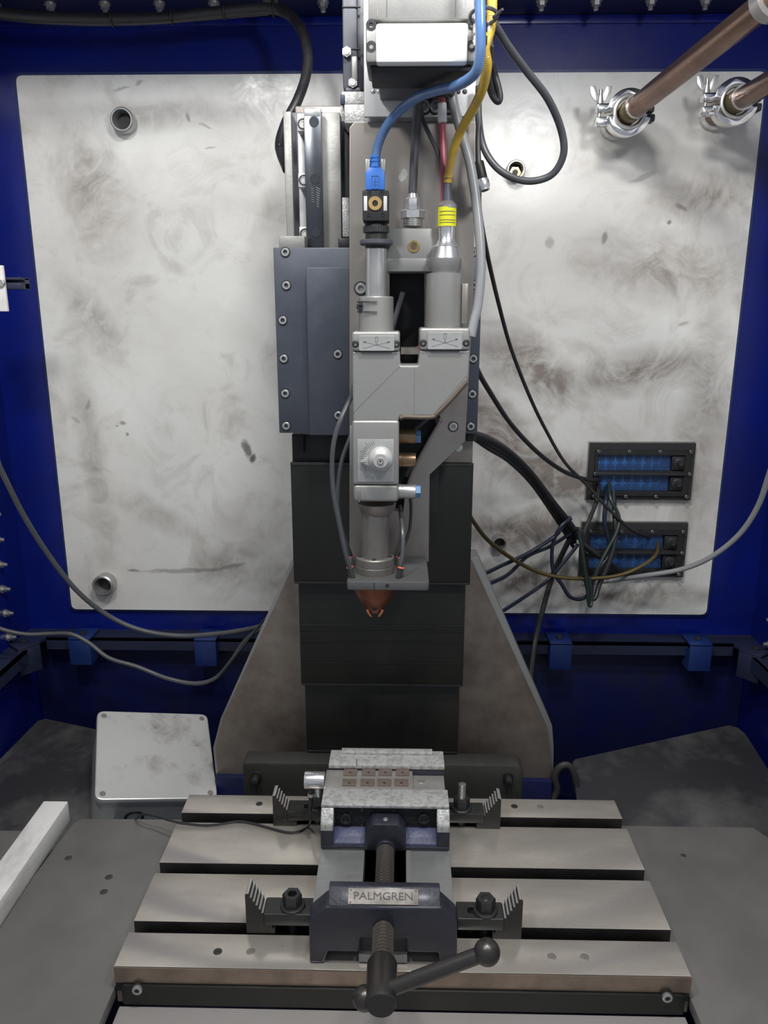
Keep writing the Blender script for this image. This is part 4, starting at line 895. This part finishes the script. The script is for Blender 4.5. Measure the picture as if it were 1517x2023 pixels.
cable('branch_cable', [(1130, 1052, 1.43), (1085, 1080, 1.40), (1042, 1099, 1.39), (1002, 1136, 1.36), (955, 1158, 1.27), (940, 1168, 1.26)], .0036, 'navy_cable', 'middle navy cable running left from the bundle to the column', group='navy branch cables behind the column')
cable('branch_cable', [(1142, 1075, 1.43), (1110, 1115, 1.42), (1080, 1148, 1.41), (1035, 1180, 1.38), (985, 1212, 1.3), (968, 1222, 1.27)], .0036, 'navy_cable', 'lowest navy cable running left from the bundle to the gusset edge', group='navy branch cables behind the column')
cable('branch_loop_cable', [(1128, 1024, 1.40), (1108, 1040, 1.39), (1092, 1075, 1.39), (1092, 1125, 1.39), (1110, 1155, 1.39), (1125, 1178, 1.39), (1145, 1184, 1.395), (1162, 1176, 1.40)], .0036, 'navy_cable', 'navy cable bulging left of the lower entry frame in a wide loop', group=GR)
cable('descending_cable', [(1130, 1055, 1.44), (1108, 1100, 1.45), (1090, 1142, 1.45), (1072, 1205, 1.43), (1057, 1268, 1.41), (1048, 1340, 1.35), (1046, 1400, 1.30)], .0052, 'rubber', 'thick black cable going down from the bundle past the ledge clip', group=GR)
cable('brass_conduit', [(918, 1000, 1.2), (935, 1030, 1.25), (965, 1068, 1.30), (1014, 1105, 1.35), (1063, 1130, 1.38), (1111, 1141, 1.39), (1164, 1143, 1.40), (1220, 1137, 1.41), (1262, 1121, 1.42), (1295, 1097, 1.44), (1301, 1072, 1.478)], .0036, 'brass_conduit', 'thin brassy armoured conduit sweeping right into the lower entry frame', 'conduit', n=10, res=16, corr=.06)
cable('pale_hose', [(1150, 1154, 1.44), (1212, 1146, 1.435), (1268, 1138, 1.40), (1345, 1125, 1.37), (1405, 1100, 1.34), (1460, 1056, 1.31), (1497, 1000, 1.28), (1520, 935, 1.25), (1545, 860, 1.22)], .0046, 'light_hose', 'pale grey hose curving up to the right edge of the picture', 'hose', n=12)

# head hoses
cable('air_hose', [(700, 760, 1.0), (693, 785, .97), (674, 826, .95), (660, 871, .945), (656, 918, .945), (659, 973, .945), (670, 1032, .945), (683, 1095, .947), (692, 1124, .95)], .0030, 'grey_rubber', 'grey air hose bowing left of the head down to the front left shelf fitting', 'hose', 'air hoses beside the laser head')
cable('air_hose', [(700, 840, 1.0), (690, 868, .98), (674, 916, .975), (667, 985, .975), (674, 1041, .98), (685, 1075, .99), (694, 1100, 1.0)], .0026, 'grey_rubber', 'inner grey air hose left of the head down to the rear left shelf fitting', 'hose', 'air hoses beside the laser head')
cable('air_hose', [(790, 1000, 1.0), (792, 1020, .985), (796, 1055, .965), (795, 1095, .955), (789, 1126, .951)], .0028, 'grey_rubber', 'grey air hose right of the nozzle tube down to the front right shelf fitting', 'hose', 'air hoses beside the laser head')
cable('air_hose', [(810, 975, 1.02), (812, 1010, 1.02), (808, 1050, 1.015), (795, 1085, 1.005), (788, 1100, 1.0)], .0022, 'rubber', 'thin dark air hose right of the nozzle tube to the rear right shelf fitting', 'hose', 'air hoses beside the laser head')
cable('inner_hose', [(776, 650, 1.055), (786, 610, 1.045), (796, 577, 1.038)], .0034, 'light_hose', 'short pale hose end inside the dark opening between the two head tubes', 'hose')
cable('inner_hose', [(780, 705, 1.03), (800, 697, 1.025), (822, 690, 1.02), (840, 680, 1.02)], .0032, 'red_cable', 'dark reddish hose crossing the gap between the two end caps', 'hose')
cable('inner_hose', [(800, 870, 1.05), (822, 846, 1.045), (845, 826, 1.04)], .0034, 'grey_rubber', 'grey hose slanting in the dark opening under the head body', 'hose')
cable('inner_hose', [(801, 940, 1.02), (806, 930, 1.02), (818, 905, 1.02)], .0036, 'rubber', 'short dark hose between the lower push fittings', 'hose')

# ================================================================== COPPER PIPES
def pipe(wx, wy, pxs, label, lcl, endc):
    c = at(wx, wy, 1.405)
    g = thing('copper_pipe', (c.x, 1.405, c.z), label, 'pipe', 'copper beam pipes at the upper right')
    E_ = at(*pxs); c1 = Vector((c.x, 1.392, c.z)); d_ = (E_-c1).normalized()
    b = MB().cyl(c1+d_*.004, c1+d_*(.85 if endc else .27), .0165, seg=36); b.build('tube', 'copper_pipe', g)
    MB().cyl(c1+d_*.0, c1+d_*.024, .0182, seg=36, bevel=.001).build('brass_ferrule', 'brass_conduit', g)
    MB().cyl(c1+d_*.024, c1+d_*.0265, .0186, seg=36).build('solder_ring', 'polished', g)
    if endc:
        q = at(1512, 14, 1.06); tt = ((q-c1).dot(d_))
        MB().lathe([(.0166, -.006), (.024, -.006), (.024, .010), (.0166, .010)], c1+d_*(tt+.008), d_, 32, True).build('end_coupling', 'steel', g)
        sd = d_.cross(Vector((0, 0, 1))).normalized()
        MB().cyl(c1+d_*(tt-.012)-sd*.0+Vector((0, -.022, 0)), c1+d_*(tt+.012)+Vector((0, -.022, 0)), .006, seg=16, bevel=.001).build('coupling_screw', 'chrome', g)
    # wall stub
    b = MB().cyl((c.x, YP, c.z), (c.x, 1.412, c.z), .0175, seg=32); b.build('wall_stub', 'copper_pipe', g)
    MB().cyl((c.x, YP, c.z), (c.x, YP-.012, c.z), .0235, seg=32, bevel=.001).build('stub_collar', 'white_bar', g)
    k = thing('flange_clamp', (c.x, 1.40, c.z-.036), lcl, 'clamp', 'wing nut clamps on the copper pipes')
    Y0, Y1 = 1.388, 1.414
    def half(a0, a1, nm):
        pr = []; n_ = 20; b = MB()
        for i in range(n_+1):
            a = math.radians(a0+(a1-a0)*i/n_); pr.append(a)
        outer = [(c.x+.036*math.cos(a), c.z+.036*math.sin(a)) for a in pr]; inner = [(c.x+.0245*math.cos(a), c.z+.0245*math.sin(a)) for a in pr]
        b.prism(outer+inner[::-1], Y0, Y1, 'xz', .002); return b.build(nm, 'chrome', k)
    half(12, 172, 'upper_jaw'); half(188, 348, 'lower_jaw')
    MB().box(c.x+.030, c.x+.043, Y0+.002, Y1-.002, c.z-.014, c.z-.002, .003).box(c.x+.031, c.x+.041, Y0+.002, Y1-.002, c.z+.0, c.z+.010, .003).build('hinge', 'clamp_steel', k)
    MB().torus((c.x, Y0+.002, c.z), (0, -1, 0), .0235, .0035, 36, 8).build('sealing_flange', 'steel', k)
    hx = c.x-.046
    MB().box(hx-.006, c.x-.031, Y0+.003, Y1-.003, c.z+.002, c.z+.014, .002).box(hx-.006, c.x-.030, Y0+.003, Y1-.003, c.z-.019, c.z-.006, .002).build('lugs', 'chrome', k)
    b = MB(); thread(b, (hx, 1.40, c.z-.02), (hx, 1.40, c.z+.036), .0032, .002, .15, 14); b.build('bolt', 'steel', k)
    wn = MB().cyl((hx, 1.40, c.z+.014), (hx, 1.40, c.z+.026), .0058, .0045, 18)
    for s1 in (-1, 1):
        wn.prism(rnd([(hx+s1*.004, c.z+.018), (hx+s1*.004, c.z+.027), (hx+s1*.009, c.z+.041), (hx+s1*.018, c.z+.041), (hx+s1*.016, c.z+.028), (hx+s1*.009, c.z+.019)][::s1], .0025), 1.3985, 1.4015, 'xz', .0005)
    wn.build('wing_nut', 'steel', k)
pipe(1238, 226, (1480, 33, 1.09), 'long reddish copper pipe slanting from the back panel to the upper right corner', 'shiny steel wing nut clamp at the foot of the long copper pipe', True)
pipe(1447, 205, (1517, 165, 1.29), 'shorter visible copper pipe leaving the picture at its right edge', 'shiny steel wing nut clamp on the copper pipe at the right edge', False)

# ================================================================== VISE
VX = -.0165
vs = thing('machine_vise', (VX, .85, 0), 'cast iron machine vise with dark blue paint, screw and ball-ended handle', 'vise')
HWD = .0835
# body: two rails, floor, fixed jaw
b = MB()
b.box(VX-HWD, VX-.026, .752, 1.012, .012, .045, .001); b.box(VX+.027, VX+HWD, .752, 1.012, .012, .045, .001)
b.build('slide_rail', 'rail_steel', vs)
MB().box(VX-.027, VX+.028, .70+.03, 1.01, .002, .012).build('base_floor', 'rail_steel', vs)
MB().box(VX+.0275, VX+.033, .755, 1.0, .0452, .0458).build('rail_chamfer', 'cast_grey', vs)
MB().box(VX-HWD, VX+HWD, .757, 1.012, 0.0005, .012, .001).build('base_skirt', 'vise_blue', vs)
# fixed jaw (rear)
MB().box(VX-.082, VX+.082, .974, 1.012, .045, .094, .0015).build('fixed_jaw', 'vise_blue', vs)
MB().box(VX-.082, VX+.082, .9735, 1.013, .094, .100, .001).build('fixed_jaw_cap', 'jaw_cast', vs, 'bare cast metal jaw top')
MB().box(VX-.066, VX+.066, 1.001, 1.0125, .1, .104, .001).build('jaw_ridge', 'jaw_cast', vs)
x_ = at(705, 1498, .99).x; MB().box(x_-.0004, x_+.0004, .974, .99, .1, .1003).build('score_line', 'ink', vs)
# moving jaw
mj = MB().box(VX-.080, VX+.080, .889, .918, .046, .0955, .001).build('moving_jaw', 'vise_recess', vs)
MB().box(VX-.0835, VX+.083, .8815, .9185, .0955, .1, .001).build('moving_jaw_cap', 'jaw_cast', vs, 'bare cast metal jaw top')
for s1 in (-1, 1):
    xa, xb = sorted((VX+s1*.0835, VX+s1*.067))
    MB().prism([(.866, .046), (.918, .046), (.918, .0710), (.867, .0710)], xa, xb, 'yz', .0015).build('jaw_cheek', 'vise_blue', mj)
    MB().prism([(.8665, .0712), (.918, .0712), (.918, .0955), (.8815, .0955), (.868, .080)], xa, xb, 'yz', .0015).build('cheek_top', 'jaw_cast', mj, 'bare metal upper part of the cheek')
    xa, xb = sorted((VX+s1*.068, VX+s1*.024))
    MB().prism([(.868, .046), (.8895, .046), (.8895, .0635), (.877, .0565), (.868, .0525)], xa, xb, 'yz', .002).build('jaw_pocket', 'vise_pad', mj, 'worn lighter blue pocket floor')
    p = at(683 if s1 < 0 else 837, 1616, .889); MB().lathe([(0, .001), (.0045, .001), (.005, .0035), (.0072, .0035), (.008, .002), (.0085, 0)], (p.x, .889, p.z), (0, -1, 0), 24).build('jaw_bolt', 'clamp_steel', mj)
MB().box(VX-.083, VX+.083, .865, .889, .0455, .0505, .0015).build('jaw_sill', 'vise_blue', mj)
boss = [(VX-.026, .046), (VX-.026, .074), (VX-.016, .086), (VX+.017, .086), (VX+.027, .074), (VX+.027, .046)]
MB().prism(boss, .862, .8895, 'xz', .0025).build('screw_boss', 'vise_blue', mj)
p = at(763, 1613, .862); MB().prism([(p.x-.011, .0833), (p.x+.011, .0833), (p.x+.013, .0833), (p.x+.0, .0833)][:3]+[(p.x, .0834)], .866, .880, 'xz') if False else None
MB().lathe([(0, .0005), (.0012, .0012), (.0016, .0004), (.003, .0004), (.0034, 0)], (VX+.0005, .873, .0861), (0, 0, 1), 18).build('oiler', 'steel', mj)
# front bridge
zf = lambda px, py: (at(px, py, .730).x, at(px, py, .730).z)
fo = [zf(612, 1912), zf(610, 1818), zf(644, 1790), zf(872, 1792), zf(903, 1820), zf(903, 1905), zf(868, 1902), zf(866, 1882), zf(803, 1880), zf(803, 1853), zf(712, 1851), zf(710, 1880), zf(648, 1879), zf(640, 1911)]
fo = [(x, max(.0005, z)) for x, z in fo]
MB().prism(fo, .7285, .757, 'xz', .003, 3).build('front_bridge', 'vise_blue', vs)
x0b, x1b = fo[2][0], fo[3][0]; zb = fo[2][1]
tp = MB(); A = [(x0b+.001, .7295, zb-.001), (x1b-.001, .7295, zb-.001), (x1b-.002, .7565, zb+.011), (x0b+.004, .7565, zb+.011)]
tp = MB().prism([(.7295, zb-.004), (.7295, zb+.0), (.748, zb+.0115), (.7565, zb+.0115), (.7565, zb-.004)], x0b+.002, x1b-.001, 'yz', .0015)
tp.build('bridge_top', 'vise_blue', vs)
# nameplate on sloping top
a = Vector((0, .7295, zb)); c_ = Vector((0, .748, zb+.0115)); sl = (c_-a).normalized(); nn = Vector((0, -sl.z, sl.y))
ctr = (a+c_)/2+Vector((at(757, 1771, .74).x, 0, 0))+nn*.0006
NM = Matrix(((1, 0, 0, ctr.x), (0, sl.y, nn.y, ctr.y), (0, sl.z, nn.z, ctr.z), (0, 0, 0, 1)))
np_ = MB().curve([rnd([(-.0395, -.0085), (.0395, -.0085), (.0395, .0085), (-.0395, .0085)], .001)], -.0006, .0008, 'xy', .0003).xf(NM).build('nameplate', 'name_plate', vs, 'steel nameplate reading PALMGREN')
MB().text('PALMGREN', .0115, NM @ Matrix.Translation((0, 0, .0009)), .00025, 1.18, .98).build('lettering', 'ink', np_)
for sx in (-1, 1):
    for sy in (-1, 1): MB().sphere(NM @ Vector((sx*.0368, sy*.0065, .0008)), .0011, 10).build('rivet', 'steel', np_)
# screw, hub, handle
SX = at(757, 1830, .73).x; SZ = .050
b = MB(); thread(b, (SX, .64, SZ), (SX, .8625, SZ), .0118, .0048, .17, 32); b.build('lead_screw', 'screw_steel', vs)
MB().cyl((SX, .858, SZ), (SX, .864, SZ), .0135, seg=32, bevel=.002).build('screw_collar', 'vise_blue', vs)
hub = MB().lathe([(0, 0), (.0135, 0), (.0156, .0025), (.0160, .010), (.0160, .050), (.0145, .054), (0, .054)], (SX, .628, SZ), (0, 1, 0), 36).build('screw_head', 'handle_steel', vs)
MB().cyl((SX, .6278, SZ), (SX, .6272, SZ), .0142, seg=30).build('end_face', 'black', hub)
YH = .642
e1 = at(962, 1881, YH); e0 = at(715, 1974, YH); hb = thing('', (0, 0, 0), None, None) if False else None
dd = (e1-e0).normalized()
cH = Vector((SX, YH, SZ)); 
hdl = MB().cyl(e0, e1, .0078, seg=28).build('handle_bar', 'handle_steel', vs)
MB().sphere(e1, .0132, 28).build('handle_ball', 'handle_steel', vs); MB().sphere(e0+dd*.003, .0125, 28).build('handle_ball', 'handle_steel', vs)
# ---- work held in the vise
wp = thing('work_plate', (-.04, .945, .07), 'grey steel sample plate with eight small brown squares clamped in the vise', 'plate')
xa, xb = atz(643, 1535, .093).x, atz(815, 1535, .093).x
MB().box(xa, xb, .9195, .9725, .062, .093, .0008).build('plate', 'workpiece', wp)
MB().box(xb, VX+.081, .9195, .9725, .062, .086, .0008).build('low_step', 'workpiece', wp)
p = atz(832, 1543, .086); MB().lathe([(0, .0003), (.003, .0003), (.0048, .0005), (.0055, 0)], (p.x, p.y, .086), (0, 0, 1), 20).build('hole', 'mount_steel', wp)
for i, px in enumerate((692, 728, 761, 795)):
    for j, py in enumerate((1525, 1545)):
        p = atz(px-(2 if j else 0), py, .0945)
        sq = MB().box(p.x-.0095, p.x+.0095, p.y-.0078, p.y+.0078, .0931, .0946, .0004).build('sample_square', 'copper_pad', wp)
        MB().lathe([(0, .0003), (.0012, .0003), (.0018, 0)], (p.x, p.y+(-.002 if j else -.001), .0946), (0, 0, 1), 10).build('spot', 'black', sq)
sr = thing('sensor_barrel', (-.115, .95, .07), 'short polished steel cylinder poking out left of the clamped plate', 'sensor')
c0 = at(602, 1541, .946); MB().cyl((c0.x, .946, c0.z), (xa-.0005, .946, c0.z), .0118, seg=36, bevel=.0008).build('barrel', 'polished', sr)
q0, q1 = at(616, 1557, .940), at(613, 1598, .940)
MB().cyl(q0, q0+(q1-q0)*.45, .0042, seg=16, bevel=.0005).cyl(q0+(q1-q0)*.45, q1, .0034, .0024, 14).build('plug', 'clamp_steel', sr)
MB().lathe([(.0044, -.002), (.0052, -.002), (.0052, .002), (.0044, .002)], q0+(q1-q0)*.3, q1-q0, 16, True).build('plug_ring', 'polished', sr)
def tz(px, py, z=.0022): p = atz(px, py, z); return (p.x, p.y, p.z, 0)
cable('sensor_cable', [(613, 1598, .940), (613, 1620, .938), tz(608, 1634), tz(590, 1643), tz(565, 1644), tz(530, 1635), tz(500, 1627), tz(470, 1623), tz(430, 1629, .002), tz(395, 1630, .002), tz(345, 1623, .003), tz(310, 1613, .0), tz(283, 1609, -.004), tz(268, 1618, -.026)], .0017, 'rubber', 'thin black sensor cable lying across the left of the slotted table', n=8)

# ================================================================== STEP CLAMPS
def steps(x_in, x_out, zt, n):           # staircase outline rising from x_in to x_out
    P = [(x_in, 0)]; z0 = .008; dx = (x_out-x_in)*.97/n; dz = (zt-z0)/(n-1)
    for k in range(n):
        P.append((x_in+dx*k, z0+dz*k)); P.append((x_in+dx*(k+.72), z0+dz*k-.0004)); P.append((x_in+dx*(k+.86), z0+dz*k-.0014))
    P.append((x_out, zt-.001)); P.append((x_out, 0)); return P
def stepclamp(side, yc, xo, strap, nutx, label, lab2, lab3, zt=.056, tall=0, sw=.014):
    s = -1 if side == 'L' else 1
    x_in = xo-s*.034; z0 = 0.0002
    P = [(x, z+z0) for x, z in steps(x_in, xo, zt, 10)]
    if s < 0: P = P[::-1]
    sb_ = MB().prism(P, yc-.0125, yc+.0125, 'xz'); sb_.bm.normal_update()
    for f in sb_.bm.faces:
        if f.normal.z > .5: f.material_index = 1  # upward treads get a brighter colour, overhead light painted in
    tag(sb_.build('step_block', ['step_dark', 'tread_lit'], ang=20), label, 'step block', 'serrated step blocks beside the vise')
    # strap
    xi, xe, zc, th = strap
    x0, x1 = min(xi, xe), max(xi, xe); hh = sw
    sl = rnd([(min(nutx)-.006, yc-.0055), (max(nutx)+.006, yc-.0055), (max(nutx)+.006, yc+.0055), (min(nutx)-.006, yc+.0055)], .005)
    tag(MB().curve([rnd([(x0, yc-hh), (x1, yc-hh), (x1, yc+hh), (x0, yc+hh)], .002), sl], zc, zc+th, 'xy', .0008).build('clamp_strap', 'clamp_steel'), lab2, 'clamp strap', 'slotted clamp straps holding the vise')
    nx = nutx[0] if tall != 9 else nutx[0]
    g = thing('clamp_stud', (nx, yc, -.02), lab3, 'stud and nut', 'studs and nuts holding the straps')
    b = MB(); top = zc+th+(.040 if tall else (.009 if 'hollow' in lab3 else .0185)); thread(b, (nx, yc, -.033), (nx, yc, top), .0055, .0018, .12, 18); b.build('threaded_stud', 'clamp_steel' if not tall else 'step_teeth', g)
    MB().lathe([(.006, 0), (.0145, 0), (.0145, .0022), (.0135, .0032), (.006, .0032)], (nx, yc, zc+th), (0, 0, 1), 30, True).build('washer', 'clamp_steel', g)
    b = MB().lathe([(.0056, 0), (.0114, 0), (.0118, .001), (.0118, .0132), (.0106, .0148), (.0062, .0148), (.0056, .0142)], (nx, yc, zc+th+.0032), (0, 0, 1), 6, True); b.build('hex_nut', 'clamp_steel', g)
stepclamp('L', .784, -.180, (-.159, -.1015, .013, .016), (-.126, -.117), 'front left serrated step block with teeth coloured as if lit', 'front left slotted clamp strap with stamped marks', 'front left nut with hollow top')
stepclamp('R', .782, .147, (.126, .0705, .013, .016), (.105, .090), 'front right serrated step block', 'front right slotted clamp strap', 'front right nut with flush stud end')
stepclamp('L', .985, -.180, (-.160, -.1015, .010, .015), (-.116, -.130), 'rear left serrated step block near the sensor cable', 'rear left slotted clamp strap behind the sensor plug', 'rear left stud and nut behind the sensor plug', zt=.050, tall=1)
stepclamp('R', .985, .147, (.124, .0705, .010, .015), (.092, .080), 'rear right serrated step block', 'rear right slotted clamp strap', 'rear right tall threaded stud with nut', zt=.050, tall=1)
